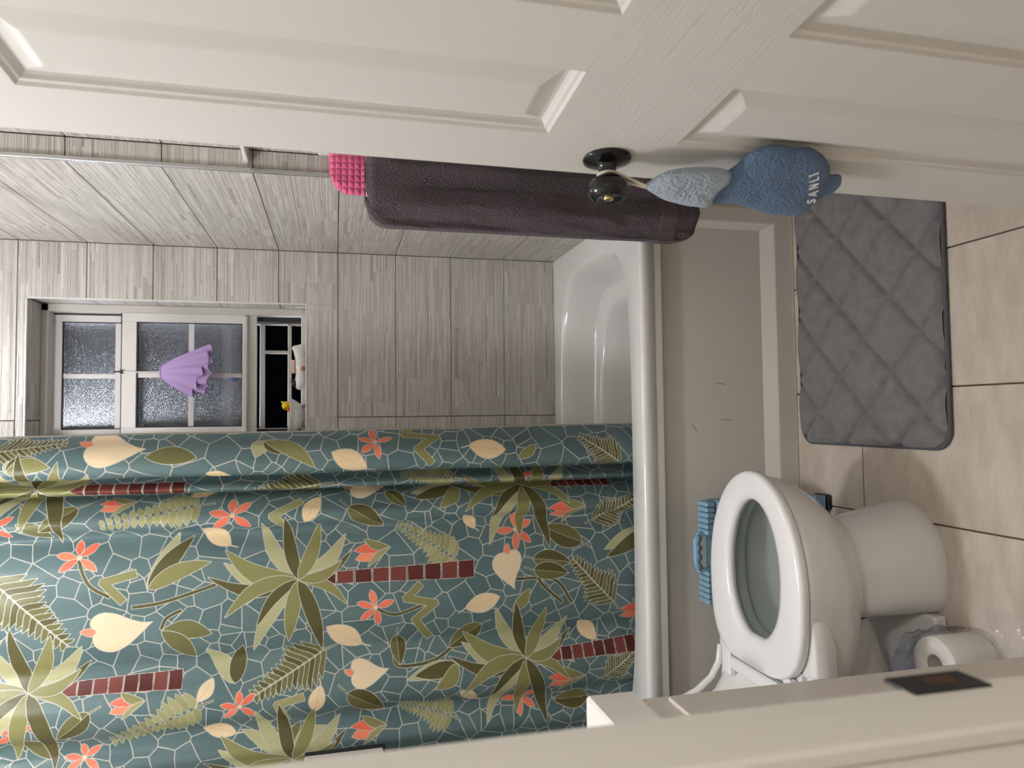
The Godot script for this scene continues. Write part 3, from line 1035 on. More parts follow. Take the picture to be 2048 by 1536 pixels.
# ---- curtain ----
func curtain():
	var t := thing("shower_curtain", "teal mosaic-print shower curtain with palm trees, hanging inside the bathtub", "curtain")
	# its plan: control points, right-hand edge first
	var line := PackedVector2Array()
	var n := CUR_X.size()
	for i in n - 1:
		for k in 6:
			var p: Vector2 = CUR_X[i].cubic_interpolate(CUR_X[i + 1], CUR_X[maxi(i - 1, 0)], CUR_X[mini(i + 2, n - 1)], k / 6.0)
			line.append(p)
	line.append(CUR_X[n - 1])
	var along := PackedFloat32Array([0.0])
	for i in range(1, line.size()): along.append(along[i - 1] + line[i].distance_to(line[i - 1]))
	var nv := 90
	var pts := PackedVector3Array()
	var uvs := PackedVector2Array()
	var wob := FastNoiseLite.new()
	wob.seed = 9
	wob.frequency = 1.2
	for j in nv:
		var d := CLOTH_DOWN * j / (nv - 1.0)
		var low := d / CLOTH_DOWN
		for i in line.size():
			var s := along[i]
			var z := line[i].y * (1.15 + 0.25 * low) + 0.006 * wob.get_noise_2d(s * 6.0, d * 1.3)
			var x := line[i].x + 0.012 * low * exp(-s * 9.0) + 0.004 * wob.get_noise_2d(s * 4.0 + 40.0, d * 1.6)
			pts.append(Vector3(x, CLOTH_TOP - d, CLOTH_Z + z - 0.004 * low))
			uvs.append(Vector2(d / CLOTH_DOWN, s / CLOTH_ALONG))
	var st := begin()
	sheet(st, pts, line.size(), nv, false, true, uvs)
	var m := mat(Color.WHITE, 0.40)
	m.metallic_specular = 0.4
	m.albedo_texture = print_texture()
	m.cull_mode = BaseMaterial3D.CULL_DISABLED
	m.texture_repeat = false
	part("cloth", done(st), m, t)
	# thin white hem turned back along the free edge
	var edge := PackedVector3Array()
	for j in nv:
		var p := pts[j * line.size()]
		edge.append(p)
		edge.append(p + Vector3(0.004, 0, -0.006))
		edge.append(p + Vector3(-0.012, 0, -0.009))
	st = begin()
	sheet(st, edge, 3, nv)
	var hm := mat(c8(176, 168, 154), 0.5)
	hm.cull_mode = BaseMaterial3D.CULL_DISABLED
	part("hem", done(st), hm, t)
	for k in 7:
		st = begin()
		var loop := []
		var i := mini(6 + k * 32, line.size() - 1)
		for q in 17:
			var a := TAU * q / 16.0
			loop.append(Vector3(line[i].x, CLOTH_TOP + 0.018 + 0.026 * sin(a), CLOTH_Z + 0.022 * cos(a)))
		tube(st, loop, 0.002, 6, false)
		part("ring", done(st), M.chrome, t)
	var r := thing("curtain_rod", "chrome rod that carries the palm-print shower curtain", "rod")
	st = begin()
	tube(st, [Vector3(LEFT, CLOTH_TOP + 0.03, CLOTH_Z), Vector3(SIDE, CLOTH_TOP + 0.03, CLOTH_Z)], 0.0125, 16)
	part("pole", done(st), M.chrome, r)
	for x in [LEFT + 0.006, SIDE - 0.006]:
		st = begin()
		lathe(st, [Vector2(0.0001, -0.006), Vector2(0.03, -0.006), Vector2(0.03, 0.006), Vector2(0.0001, 0.006)], 24, Vector3(x, CLOTH_TOP + 0.03, CLOTH_Z), Vector3.RIGHT)
		part("flange", done(st), M.chrome, r)

# paints the cloth: x of the image runs down the curtain, y along it from its free edge
var cloth: Image
var K := 1200.0

func fill(pts: PackedVector2Array, c: Color):
	var lo := 1e9
	var hi := -1e9
	for p in pts:
		lo = minf(lo, p.y)
		hi = maxf(hi, p.y)
	var n := pts.size()
	for y in range(maxi(int(ceil(lo - 0.5)), 0), mini(int(floor(hi - 0.5)), cloth.get_height() - 1) + 1):
		var yc := y + 0.5
		var xs := []
		for i in n:
			var a := pts[i]
			var b := pts[(i + 1) % n]
			if (a.y <= yc) != (b.y <= yc):
				xs.append(a.x + (yc - a.y) / (b.y - a.y) * (b.x - a.x))
		xs.sort()
		for k in range(0, xs.size() - 1, 2):
			var x0 := int(round(xs[k]))
			var x1 := int(round(xs[k + 1]))
			if x1 > x0: cloth.fill_rect(Rect2i(x0, y, x1 - x0, 1), c)

const GROUT_C = Color(0.70, 0.69, 0.645)
const OLIVE = Color(0.395, 0.385, 0.235)
const OLIVE_D = Color(0.315, 0.300, 0.165)
const PALE = Color(0.64, 0.635, 0.475)
const SAGE = Color(0.49, 0.48, 0.30)
const CREAM = Color(0.84, 0.755, 0.62)
const CORAL = Color(0.90, 0.51, 0.385)

func piece(pts: PackedVector2Array, c: Color, line := 2.2):
	for q in Geometry2D.offset_polygon(pts, line, Geometry2D.JOIN_MITER): fill(q, GROUT_C)
	fill(pts, c)

func stroke(pts: PackedVector2Array, w: float, c: Color, line := 2.2):
	for q in Geometry2D.offset_polyline(pts, w * 0.5 + line): fill(q, GROUT_C)
	for q in Geometry2D.offset_polyline(pts, w * 0.5): fill(q, c)

# a pointed leaf from a to b, w wide, bent sideways by bend; side 0 both halves, 1 or -1 one half
func leaf_shape(a: Vector2, b: Vector2, w: float, bend := 0.0, side := 0, fat := 0.5) -> PackedVector2Array:
	var d := b - a
	var nn := d.orthogonal().normalized()
	var up := PackedVector2Array()
	var dn := PackedVector2Array()
	for k in 13:
		var t := k / 12.0
		var mid := a + d * t + nn * bend * sin(PI * t)
		var tt := pow(t, log(0.5) / log(fat))
		var h := w * 0.5 * pow(sin(PI * tt), 0.8)
		up.append(mid + nn * (h if side >= 0 else 0.0))
		dn.append(mid - nn * (h if side <= 0 else 0.0))
	dn.reverse()
	up.append_array(dn)
	return up

func bezier(p: Array, n := 14) -> PackedVector2Array:
	var out := PackedVector2Array()
	for i in p.size() - 1:
		for k in n:
			out.append(p[i].cubic_interpolate(p[i + 1], p[maxi(i - 1, 0)], p[mini(i + 2, p.size() - 1)], float(k) / n))
	out.append(p[-1])
	return out

func print_texture() -> ImageTexture:
	var r := RandomNumberGenerator.new()
	r.seed = 31
	var W := int(CLOTH_DOWN * K)
	var H := int(CLOTH_ALONG * K)
	cloth = Image.create(W, H, false, Image.FORMAT_RGB8)
	cloth.fill(GROUT_C)
	# broken-tile ground: cells of scattered points, each shrunk by half a joint
	var dens := FastNoiseLite.new()
	dens.seed = 8
	dens.frequency = 0.0042
	var seeds := []
	var cellw := 60.0
	var grid := {}
	for gy in range(-1, int(H / cellw) + 2):
		for gx in range(-1, int(W / cellw) + 2):
			var v := dens.get_noise_2d(gx * cellw, gy * cellw)
			var many := 2 if v > 0.22 else 1
			if v < -0.05 and r.randf() < 0.40: many = 0
			for k in many:
				var p := Vector2((gx + r.randf()) * cellw, (gy + r.randf()) * cellw)
				var key := Vector2i(gx, gy)
				if not grid.has(key): grid[key] = []
				grid[key].append(p)
				seeds.append([p, key])
	for sd in seeds:
		var p: Vector2 = sd[0]
		var poly := PackedVector2Array([p + Vector2(-110, -110), p + Vector2(110, -110), p + Vector2(110, 110), p + Vector2(-110, 110)])
		for dy in range(-3, 4):
			for dx in range(-3, 4):
				for q in grid.get(sd[1] + Vector2i(dx, dy), []):
					if q == p: continue
					var mid: Vector2 = (p + q) * 0.5
					var nn: Vector2 = (q - p).normalized()
					var lim: float = nn.dot(mid)
					var nxt := PackedVector2Array()
					for i in poly.size():
						var a := poly[i]
						var b := poly[(i + 1) % poly.size()]
						var da := nn.dot(a) - lim
						var db := nn.dot(b) - lim
						if da <= 0: nxt.append(a)
						if (da < 0) != (db < 0): nxt.append(a.lerp(b, da / (da - db)))
					poly = nxt
					if poly.size() < 3: break
		if poly.size() < 3: continue
		var tone := Color(0.305, 0.390, 0.396).lerp(Color(0.350, 0.432, 0.433), r.randf())
		for q in Geometry2D.offset_polygon(poly, -1.5): fill(q, tone)
	for e in PRINT: motif(e, r)
	return ImageTexture.create_from_image(cloth)

func motif(e: Array, r: RandomNumberGenerator):
	var kind: String = e[0]
	var v: int = e[1]
	if kind == "bent" or kind == "blades" or kind == "stem":
		var w: float = e[2] * K
		var p := []
		for i in range(3, e.size(), 2): p.append(Vector2(e[i], e[i + 1]) * K)
		if kind == "bent":
			stroke(PackedVector2Array(p), w * 0.8, SAGE if r.randf() < 0.5 else PALE.lerp(SAGE, 0.5))
		elif kind == "stem":
			stroke(bezier(p), w, OLIVE_D, 2.0)
		else:
			for i in range(1, p.size()):
				piece(leaf_shape(p[0], p[i], w * 1.25, (i - 1.6) * 9.0, 0, 0.42), [OLIVE, PALE, OLIVE_D, SAGE][i % 4])
		return
	var c := Vector2(e[2], e[3]) * K
	var d := Vector2(e[4], e[5]) * K
	var L := d.length()
	var u := d / L
	var nn := u.orthogonal()
	if kind == "star":
		var dirs: Array = [[-93, -38, 38, 144, 190], [-92, -25, 40, 93, 177], [-104, -18, 79, 140, 199]][v]
		for a in dirs:
			var q := Vector2.from_angle(deg_to_rad(a))
			piece(leaf_shape(c + q * L * 0.08, c + q * L * (1.0 if int(a) != -93 else 0.82), L * 0.34, 0.0, 0, 0.55), CORAL.lerp(Color(0.85, 0.40, 0.31), r.randf()))
		var o := PackedVector2Array()
		for k in 10: o.append(c + Vector2.from_angle(TAU * k / 10) * L * 0.10)
		piece(o, CREAM, 1.5)
	elif kind == "bud":
		var b := c - d
		var tip := c + d
		piece(leaf_shape(b, tip + nn * L * 0.25, L * 0.75, 0.0), CORAL)
		piece(leaf_shape(b, tip - nn * L * 0.32, L * 0.6, -4.0), Color(0.85, 0.40, 0.31), 1.8)
		piece(leaf_shape(b - u * L * 0.2, c + u * L * 0.25 - nn * L * 0.85, L * 0.5, L * 0.16), SAGE)
		piece(leaf_shape(b - u * L * 0.2, c + u * L * 0.35 + nn * L * 0.85, L * 0.32, -L * 0.12), PALE.lerp(SAGE, 0.5))
	elif kind == "calla":
		var s := PackedVector2Array()
		for q in [[1.0, 0.0], [0.55, 0.28], [0.1, 0.52], [-0.3, 0.62], [-0.62, 0.50], [-0.78, 0.22], [-0.74, -0.08], [-0.60, -0.20], [-0.72, -0.42], [-0.62, -0.66], [-0.30, -0.74], [0.06, -0.58], [0.42, -0.26], [0.75, -0.06]]:
			s.append(c + u * L * q[0] - nn * L * q[1])
		piece(leaf_shape(c + u * -0.5 * L + nn * 0.1 * L, c + u * -1.05 * L + nn * 0.36 * L, L * 0.26, 0.0), CORAL)
		piece(bezier(Array(s) + [s[0]], 4), CREAM.lerp(Color(0.93, 0.88, 0.80), 0.4 * r.randf()), 2.0)
	elif kind == "cream":
		var a := c - d
		var b := c + d
		piece(leaf_shape(a, b, L * 1.05, 3.0), CREAM.lerp(Color(0.88, 0.76, 0.57), r.randf() * 0.7), 2.0)
		stroke(PackedVector2Array([b, c + nn * 2.0, a + u * L * 0.35]), 0.8, Color(0.68, 0.58, 0.42), 0.0)
		stroke(PackedVector2Array([b, b + u * L * 0.4 + nn * L * 0.15]), 2.0, CREAM, 1.2)
	elif kind == "olive":
		var a := c - d
		var b := c + d
		piece(leaf_shape(a, b, L * 0.98, 2.0, 0, 0.42), OLIVE)
		piece(leaf_shape(a, b, L * 0.98, 2.0, 1, 0.42), OLIVE_D, 1.4)
		stroke(PackedVector2Array([a, a - u * L * 0.5 + nn * L * 0.1]), 2.4, OLIVE_D, 2.0)
	elif kind == "leaf":
		piece(leaf_shape(c - d, c + d, L * 0.78, L * 0.1), SAGE if v == 1 else OLIVE)
	elif kind == "fern":
		var w: float = e[6] * K
		var n := 13
		for k in n:
			var t := float(k) / n
			var at := c + d * t
			var reach := w * (1.0 - 0.72 * t) * (0.75 + 0.25 * sin(PI * minf(t * 3.0, 1.0)))
			var th := L * 0.082 * (1.1 - 0.55 * t)
			for s in [-1.0, 1.0]:
				var out: Vector2 = (u * (0.55 if v == 0 else 0.15) + nn * s).normalized()
				var col := (OLIVE if (k + int(s)) % 3 else OLIVE_D) if v == 0 else PALE.lerp(SAGE, 0.25 + 0.5 * r.randf())
				piece(leaf_shape(at, at + out * reach + u * reach * 0.12, th, -s * reach * 0.10 if v == 0 else 0.0, 0, 0.4), col, 2.1 if v == 0 else 1.2)
		if v == 0: stroke(PackedVector2Array([c - d * 0.12 + nn * 3.0, c, c + d * 0.5 + nn * 1.5, c + d]), 1.0, GROUT_C, 1.3)
		stroke(PackedVector2Array([c - d * 0.18 + nn * 5.0, c]), 3.0, OLIVE, 2.0)
	elif kind == "palm":
		var w: float = e[6] * K
		# light fronds behind, trunk of blocks, then the dark fronds
		var far := [[-690, -200, 2, 230], [-350, -600, 2, 170], [450, -430, 2, 180], [-430, 700, 2, 170], [520, 75, 2, 120]]
		var near := [[-680, -320, 1, 220], [-830, -75, 3, 150], [-680, 310, 1, 170], [-390, 415, 3, 120], [-100, 630, 1, 170], [220, 760, 3, 170], [460, 265, 1, 120], [510, -265, 3, 110], [410, -170, 1, 130], [-130, -650, 3, 150], [200, -560, 1, 160]]
		for f in far: frond(c, f)
		for k in 10:
			var t0 := k / 10.0 + 0.012
			var t1 := (k + 1) / 10.0
			var h0 := w * (0.30 + 0.20 * t0)
			var h1 := w * (0.30 + 0.20 * t1)
			piece(PackedVector2Array([c + d * t0 - nn * h0, c + d * t1 - nn * h1, c + d * t1 + nn * h1, c + d * t0 + nn * h0]), [Color(0.33, 0.14, 0.125), Color(0.43, 0.21, 0.19), Color(0.31, 0.125, 0.115)][(k * 2) % 3 if k % 4 else 1], 1.7)
		for f in near: frond(c, f)

func frond(c: Vector2, f: Array):
	var tip := c + Vector2(f[0], f[1]) * 0.305
	piece(leaf_shape(c, tip, f[3] * 0.245, (f[0] * 0.045 if f[1] > 0 else -f[0] * 0.045), 0, 0.40), [Color.BLACK, SAGE, PALE, OLIVE_D][f[2]], 2.2)

# plan outline of a toilet: rounded front at xf, straight back at xb, half width w about z; e shapes the front
func egg(xf: float, xb: float, w: float, z: float, y: float, widest := 0.52, n := 72, flat := 0.86) -> PackedVector3Array:
	var out := PackedVector3Array()
	var xm := lerpf(xb, xf, widest)
	for i in n:
		var t := TAU * i / n
		var c := cos(t)
		var s := sin(t)
		var x: float
		var hz: float = s
		if c >= 0: x = xm + (xf - xm) * c
		else:
			x = xm + (xm - xb) * signf(c) * pow(absf(c), 0.45)
			hz = signf(s) * pow(absf(s), 0.45) * lerpf(1.0, flat, absf(c))
		out.append(Vector3(x, y, z - w * hz))
	return out

func toilet():
	var z := -1.433
	var t := thing("toilet", "white one-piece toilet with its oval seat down, in front of the bathtub", "toilet")
	# outer body: foot, waist, bowl, rim
	var st := begin()
	var r := []
	for q in [[-0.203, 0.121, 0.0], [-0.202, 0.122, 0.005], [-0.205, 0.119, 0.024], [-0.217, 0.114, 0.089], [-0.229, 0.110, 0.143], [-0.238, 0.104, 0.180], [-0.245, 0.100, 0.192], [-0.236, 0.108, 0.205], [-0.215, 0.128, 0.224], [-0.195, 0.144, 0.246], [-0.175, 0.158, 0.271], [-0.155, 0.168, 0.302], [-0.141, 0.174, 0.335], [-0.134, 0.1755, 0.366], [-0.135, 0.1755, 0.372], [-0.140, 0.172, 0.376], [-0.158, 0.154, 0.376]]:
		var y: float = q[2]
		var xb := -0.446 if y < 0.2 else lerpf(-0.446, -0.60, clampf((y - 0.2) / 0.05, 0.0, 1.0))
		r.append(egg(q[0], xb, q[1], z, y, 0.50 if y > 0.22 else 0.42, 72, 0.96 if y < 0.21 else 0.86))
	add_rings(st, r)
	part("bowl", done(st), M.china, t)
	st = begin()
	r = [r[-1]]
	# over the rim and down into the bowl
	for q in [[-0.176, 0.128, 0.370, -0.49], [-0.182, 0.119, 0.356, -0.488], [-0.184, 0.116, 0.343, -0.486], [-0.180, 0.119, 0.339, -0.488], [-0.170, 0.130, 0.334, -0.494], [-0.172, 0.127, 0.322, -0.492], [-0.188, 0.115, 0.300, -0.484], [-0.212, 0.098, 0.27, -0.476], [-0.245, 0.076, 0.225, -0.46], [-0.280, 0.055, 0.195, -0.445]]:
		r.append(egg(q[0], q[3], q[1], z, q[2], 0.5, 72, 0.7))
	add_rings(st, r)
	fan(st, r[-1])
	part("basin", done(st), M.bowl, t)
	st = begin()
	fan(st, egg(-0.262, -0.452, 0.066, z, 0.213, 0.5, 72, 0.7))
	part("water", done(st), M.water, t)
	# back of the foot: narrow trapway, low plinth, and the platform that carries the cistern
	st = begin()
	box(st, Vector3(LEFT + 0.01, 0.0, z - 0.118), Vector3(-0.44, 0.034, z + 0.118), 0.006)
	part("plinth", done(st), M.china, t)
	st = begin()
	r = []
	for q in [[0.0, 0.30, 0.062], [-0.10, 0.28, 0.075], [-0.20, 0.22, 0.08], [-0.30, 0.15, 0.075], [-0.44, 0.09, 0.07]]:
		var o := PackedVector3Array()
		for i in 24:
			var a := TAU * i / 24
			o.append(Vector3(-0.45 + q[0], q[1] * 0.62 + q[2] * 1.5 * sin(a) + 0.02, z + q[2] * cos(a)))
		r.append(o)
	add_rings(st, r, true)
	part("trapway", done(st), M.china, t)
	st = begin()
	box(st, Vector3(LEFT + 0.005, 0.324, z - 0.185), Vector3(-0.515, 0.376, z + 0.183), 0.006)
	for s in [-1.0, 1.0]:
		var cheek := PackedVector3Array()
		for q in [[-0.515, 0.184, 0.324], [-0.46, 0.183, 0.324], [-0.425, 0.178, 0.333], [-0.395, 0.170, 0.350], [-0.375, 0.160, 0.366]]:
			for k in [[0.120, q[2]], [q[1] - 0.006, q[2]], [q[1], q[2] + 0.005], [q[1], 0.371], [q[1] - 0.005, 0.3758], [0.130, 0.3758]]:
				cheek.append(Vector3(q[0], k[1], z + s * k[0]))
		sheet(st, cheek, 6, 5, true, s < 0.0)
	part("platform", done(st), M.china, t)
	# cistern that sweeps up out of the platform
	st = begin()
	r = []
	for q in [[-0.585, 0.372, 0.186], [-0.60, 0.380, 0.186], [-0.632, 0.400, 0.187], [-0.660, 0.44, 0.188], [-0.685, 0.50, 0.189], [-0.705, 0.57, 0.19], [-0.718, 0.64, 0.191], [-0.722, 0.72, 0.191]]:
		r.append(bow(q[0], LEFT + 0.006, q[2], z, q[1]))
	add_rings(st, r)
	fan(st, r[-1])
	part("cistern", done(st), M.china, t)
	st = begin()
	r = [bow(-0.71, LEFT + 0.006, 0.19, z, 0.722), bow(-0.704, LEFT + 0.004, 0.197, z, 0.726), bow(-0.704, LEFT + 0.004, 0.197, z, 0.748), bow(-0.708, LEFT + 0.004, 0.193, z, 0.755), bow(-0.725, LEFT + 0.01, 0.18, z, 0.758)]
	add_rings(st, r)
	fan(st, r[-1])
	part("cistern_lid", done(st), M.china, t)
	# raised edges of the sweep from cistern to seat, either side
	for s in [-1.0, 1.0]:
		st = begin()
		var path := []
		for q in [[-0.718, 0.63], [-0.700, 0.56], [-0.683, 0.50], [-0.658, 0.44], [-0.630, 0.402], [-0.595, 0.381], [-0.555, 0.375]]:
			path.append(Vector3(q[0], q[1], z + s * 0.178))
		tube(st, path, 0.008, 10)
		part("shoulder", done(st), M.china, t)
	# seat
	st = begin()
	r = []
	var n := 96
	for q in [[0.0, 0.0, 0.379], [0.003, 0.003, 0.382], [0.003, 0.003, 0.393], [0.0005, 0.0005, 0.3985], [-0.006, -0.006, 0.4015], [-0.03, -0.028, 0.402]]:
		r.append(egg(-0.1285 + q[0], -0.548, 0.174 + q[1], z, q[2], 0.42, n, 0.86))
	for q in [[-0.168, -0.505, 0.116, 0.4015], [-0.182, -0.490, 0.104, 0.398], [-0.188, -0.482, 0.098, 0.391], [-0.189, -0.481, 0.097, 0.380]]:
		r.append(egg(q[0], q[1], q[2], z + 0.002, q[3], 0.46, n, 0.55))
	r.append(r[0])
	add_rings(st, r)
	var seat := part("seat", done(st), M.seat, t)
	st = begin()
	box(st, Vector3(-0.585, 0.379, z - 0.098), Vector3(-0.556, 0.399, z + 0.098), 0.005)
	part("hinge_bar", done(st), M.seat, seat)
	for s in [-1.0, 1.0]:
		st = begin()
		box(st, Vector3(-0.605, 0.377, z + s * 0.115 - 0.012), Vector3(-0.535, 0.397, z + s * 0.115 + 0.012), 0.006)
		part("hinge_lug", done(st), M.seat, seat)

# plan of a cistern with a bowed front and rounded corners
func bow(xf: float, xb: float, w: float, z: float, y: float, n := 48) -> PackedVector3Array:
	var out := PackedVector3Array()
	for p in ring((xf + xb) / 2, z, (xf - xb) / 2, w, 7.0, y, n):
		var f := (p.z - z) / w
		out.append(p + Vector3(-0.012 * f * f if p.x > (xf + xb) / 2 else 0.0, 0, 0))
	return out

func vanity():
	var t := thing("vanity_cabinet", "white vanity cabinet with a thick white top, mostly hidden by the door frame", "cabinet")
	var top := mat(c8(236, 230, 224), 0.22)
	var st := begin()
	var pts := []
	box(st, Vector3(LEFT + 0.001, 0.806, -1.129), Vector3(-0.450, 0.888, -0.47), 0.004)
	part("countertop", done(st), top, t)
	part("body", box_mesh(Vector3(LEFT + 0.001, 0.0, -1.096), Vector3(-0.4515, 0.806, -0.48), 0.002), mat(c8(205, 198, 188), 0.4), t)
	for k in 2:
		part("door", box_mesh(Vector3(-0.4515, 0.12, -1.075 + k * 0.30), Vector3(-0.4445, 0.77, -0.785 + k * 0.30), 0.003), mat(c8(205, 198, 188), 0.4), t)

func bath_mat():
	var t := thing("bath_mat", "grey plush bath mat quilted in diamonds, lying along the bathtub", "bath mat")
	var x0 := -0.079
	var x1 := 0.60
	var z0 := -1.784
	var z1 := -1.286
	var rad := 0.045
	var nx := 240
	var nz := 176
	var pts := PackedVector3Array()
	var uvs := PackedVector2Array()
	var wob := FastNoiseLite.new()
	wob.seed = 3
	wob.frequency = 14.0
	for j in nz:
		for i in nx:
			var x := lerpf(x0, x1, i / (nx - 1.0))
			var zz := lerpf(z0, z1, j / (nz - 1.0))
			# pull the corners round
			var cxx := clampf(x, x0 + rad, x1 - rad)
			var czz := clampf(zz, z0 + rad, z1 - rad)
			var v := Vector2(x - cxx, zz - czz)
			if v.x != 0.0 and v.y != 0.0:
				var m := maxf(absf(v.x), absf(v.y))
				v = v.normalized() * m
			x = cxx + v.x
			zz = czz + v.y
			var edge := minf(rad, minf(minf(x - x0, x1 - x), minf(zz - z0, z1 - zz)))
			if v.x != 0.0 and v.y != 0.0: edge = rad - v.length()
			edge = maxf(edge, 0.0)
			var a := (x - 0.005) / 0.0895
			var b := (zz + 1.345) / 0.0885
			var p := absf(fposmod((a + b) * 0.5 + 0.5, 1.0) - 0.5) * 0.126
			var q := absf(fposmod((a - b) * 0.5 + 0.5, 1.0) - 0.5) * 0.126
			var g := minf(p, q)
			var h := 0.0285 + 0.0025 * wob.get_noise_2d(x, zz)
			h -= 0.0075 * exp(-pow(g / 0.005, 1.2)) + 0.0100 * exp(-pow(g / 0.018, 1.3))
			h -= 0.0125 * exp(-pow(edge / 0.009, 1.5))
			pts.append(Vector3(x, h, zz))
			uvs.append(Vector2(x, zz) * 2.0)
	var st := begin()
	sheet(st, pts, nx, nz, false, true, uvs)
	part("pile", done(st), M.mat, t)
	# bound edge
	st = begin()
	var rings := []
	for q in [[0.0, 0.0], [0.005, 0.003], [0.006, 0.007], [0.003, 0.0105], [-0.002, 0.0112]]:
		rings.append(round_rect(x0 - q[0], x1 + q[0], z0 - q[0], z1 + q[0], rad, q[1]))
	add_rings(st, rings)
	part("binding", done(st), M.mat_edge, t)

func round_rect(x0: float, x1: float, z0: float, z1: float, r: float, y: float) -> PackedVector3Array:
	var out := PackedVector3Array()
	for q in [[x1 - r, z0 + r, 0.0], [x0 + r, z0 + r, 90.0], [x0 + r, z1 - r, 180.0], [x1 - r, z1 - r, 270.0]]:
		for k in 10:
			var a := deg_to_rad(q[2] + 10.0 * k)
			out.append(Vector3(q[0] + r * cos(a), y, q[1] - r * sin(a)))
	return out

func step_stool():
	var t := thing("step_stool", "light blue plastic folding step stool, folded flat and stood between toilet and bathtub", "stool", Vector3(-0.353, 0, -1.71))
	var st := begin()
	var w := 0.133
	# two folded leaves with ribs, on feet
	box(st, Vector3(-w, 0.012, -0.026), Vector3(w, 0.345, -0.003), 0.004)
	part("rear_leaf", done(st), M.stool, t)
	st = begin()
	box(st, Vector3(-w, 0.012, 0.001), Vector3(w, 0.335, 0.024), 0.004)
	part("front_leaf", done(st), M.stool, t)
	for s in [-1.0, 1.0]:
		for k in 6:
			st = begin()
			var a := 0.052 + k * 0.0142
			box(st, Vector3(s * a - 0.0064, 0.338, -0.026), Vector3(s * a + 0.0064, 0.364, 0.024), 0.004)
			part("hinge_knuckle", done(st), M.stool, t)
	# carrying handle with a wavy grip
	st = begin()
	var pts := []
	var hole := []
	var n := 20
	var ou := [Vector2(-0.052, 0.30), Vector2(0.052, 0.30), Vector2(0.052, 0.376), Vector2(0.046, 0.386), Vector2(0.036, 0.390), Vector2(-0.036, 0.390), Vector2(-0.046, 0.386), Vector2(-0.052, 0.376)]
	for q in [[Vector2(-0.052, 0.30), Vector2(-0.040, 0.38)], [Vector2(0.040, 0.30), Vector2(0.052, 0.38)]]:
		box(st, Vector3(q[0].x, q[0].y, -0.008), Vector3(q[1].x, q[1].y, 0.008), 0.003)
	var top := PackedVector3Array()
	for j in 9:
		var a := TAU * j / 8.0
		pass
	for i in 33:
		var x := -0.046 + 0.092 * i / 32.0
		var low := 0.372 + 0.003 * cos(x / 0.046 * PI * 4.0)
		var hi := 0.390 - (0.010 * pow(absf(x) / 0.046, 6.0))
		for q in [[low, -0.008], [low, 0.008], [hi, 0.008], [hi, -0.008]]:
			top.append(Vector3(x, q[0], q[1]))
	sheet(st, top, 4, 33, true, true)
	part("handle", done(st), M.stool, t)
	for s in [-1.0, 1.0]:
		st = begin()
		box(st, Vector3(s * (w - 0.018) - 0.02, 0.0, -0.03), Vector3(s * (w - 0.018) + 0.02, 0.014, 0.03), 0.003)
		part("foot", done(st), M.dark, t)
	st = begin()
	box(st, Vector3(w - 0.04, 0.02, 0.024), Vector3(w + 0.002, 0.052, 0.030), 0.004)
	part("latch", done(st), M.stool, t)

# a towel folded over an arm: outline in x (xl to xr), rounded corners, soft folds, depth d about z
func folded(st: SurfaceTool, xl: float, xr: float, top: float, bottom: float, z: float, d: float, y0: float, y1: float, grow := 0.0, seed_ := 1, deep := 0.006):
	var nz := FastNoiseLite.new()
	nz.seed = seed_
	nz.frequency = 1.0
	var nv := 70
	var nu := 84
	var pts := PackedVector3Array()
	var uvs := PackedVector2Array()
	for j in nv:
		var y := lerpf(y1, y0, j / (nv - 1.0))
		var a := top - y
		var b := y - bottom
		var rt := 0.052
		var inset := 0.0
		if a < rt: inset = 0.055 * (1.0 - sqrt(maxf(0.0, 1.0 - pow(1.0 - a / rt, 2.0))))
		var rb := 0.065
		if b < rb: inset = 0.045 * (1.0 - sqrt(maxf(0.0, 1.0 - pow(1.0 - b / rb, 2.0))))
		var dd := d
		if a < 0.018: dd = d * sqrt(maxf(0.0, 1.0 - pow(1.0 - a / 0.018, 2.0)))
		if b < 0.012: dd = d * (0.55 + 0.45 * b / 0.012)
		var x0 := xl + inset
		for i in nu:
			var t := float(i) / nu
			var x: float
			var s: float
			var ang := TAU * t
			# rounded slab in plan
			var c := cos(ang)
			var sn := sin(ang)
			x = lerpf(x0, xr, 0.5 + 0.5 * signf(c) * pow(absf(c), 0.35))
			var front := signf(sn) * pow(absf(sn), 0.45)
			var wave := deep * (1.0 * sin(x * 74.0 + 0.9 + 3.0 * nz.get_noise_2d(2.0, y * 2.2) + y * 1.6) * clampf(a * 7.0, 0.15, 1.0) + 1.1 * nz.get_noise_2d(x * 16.0 + 9.0, y * 2.0))
			pts.append(Vector3(x - grow * (1.0 if c < -0.9 else 0.0), y, z + front * (dd + grow) + (wave if sn > 0 else wave * 0.3)))
			uvs.append(Vector2(x, -y))
	sheet(st, pts, nu, nv, true, true, uvs)
	fan(st, pts.slice(0, nu), false)
	fan(st, pts.slice(nu * (nv - 1)), true)

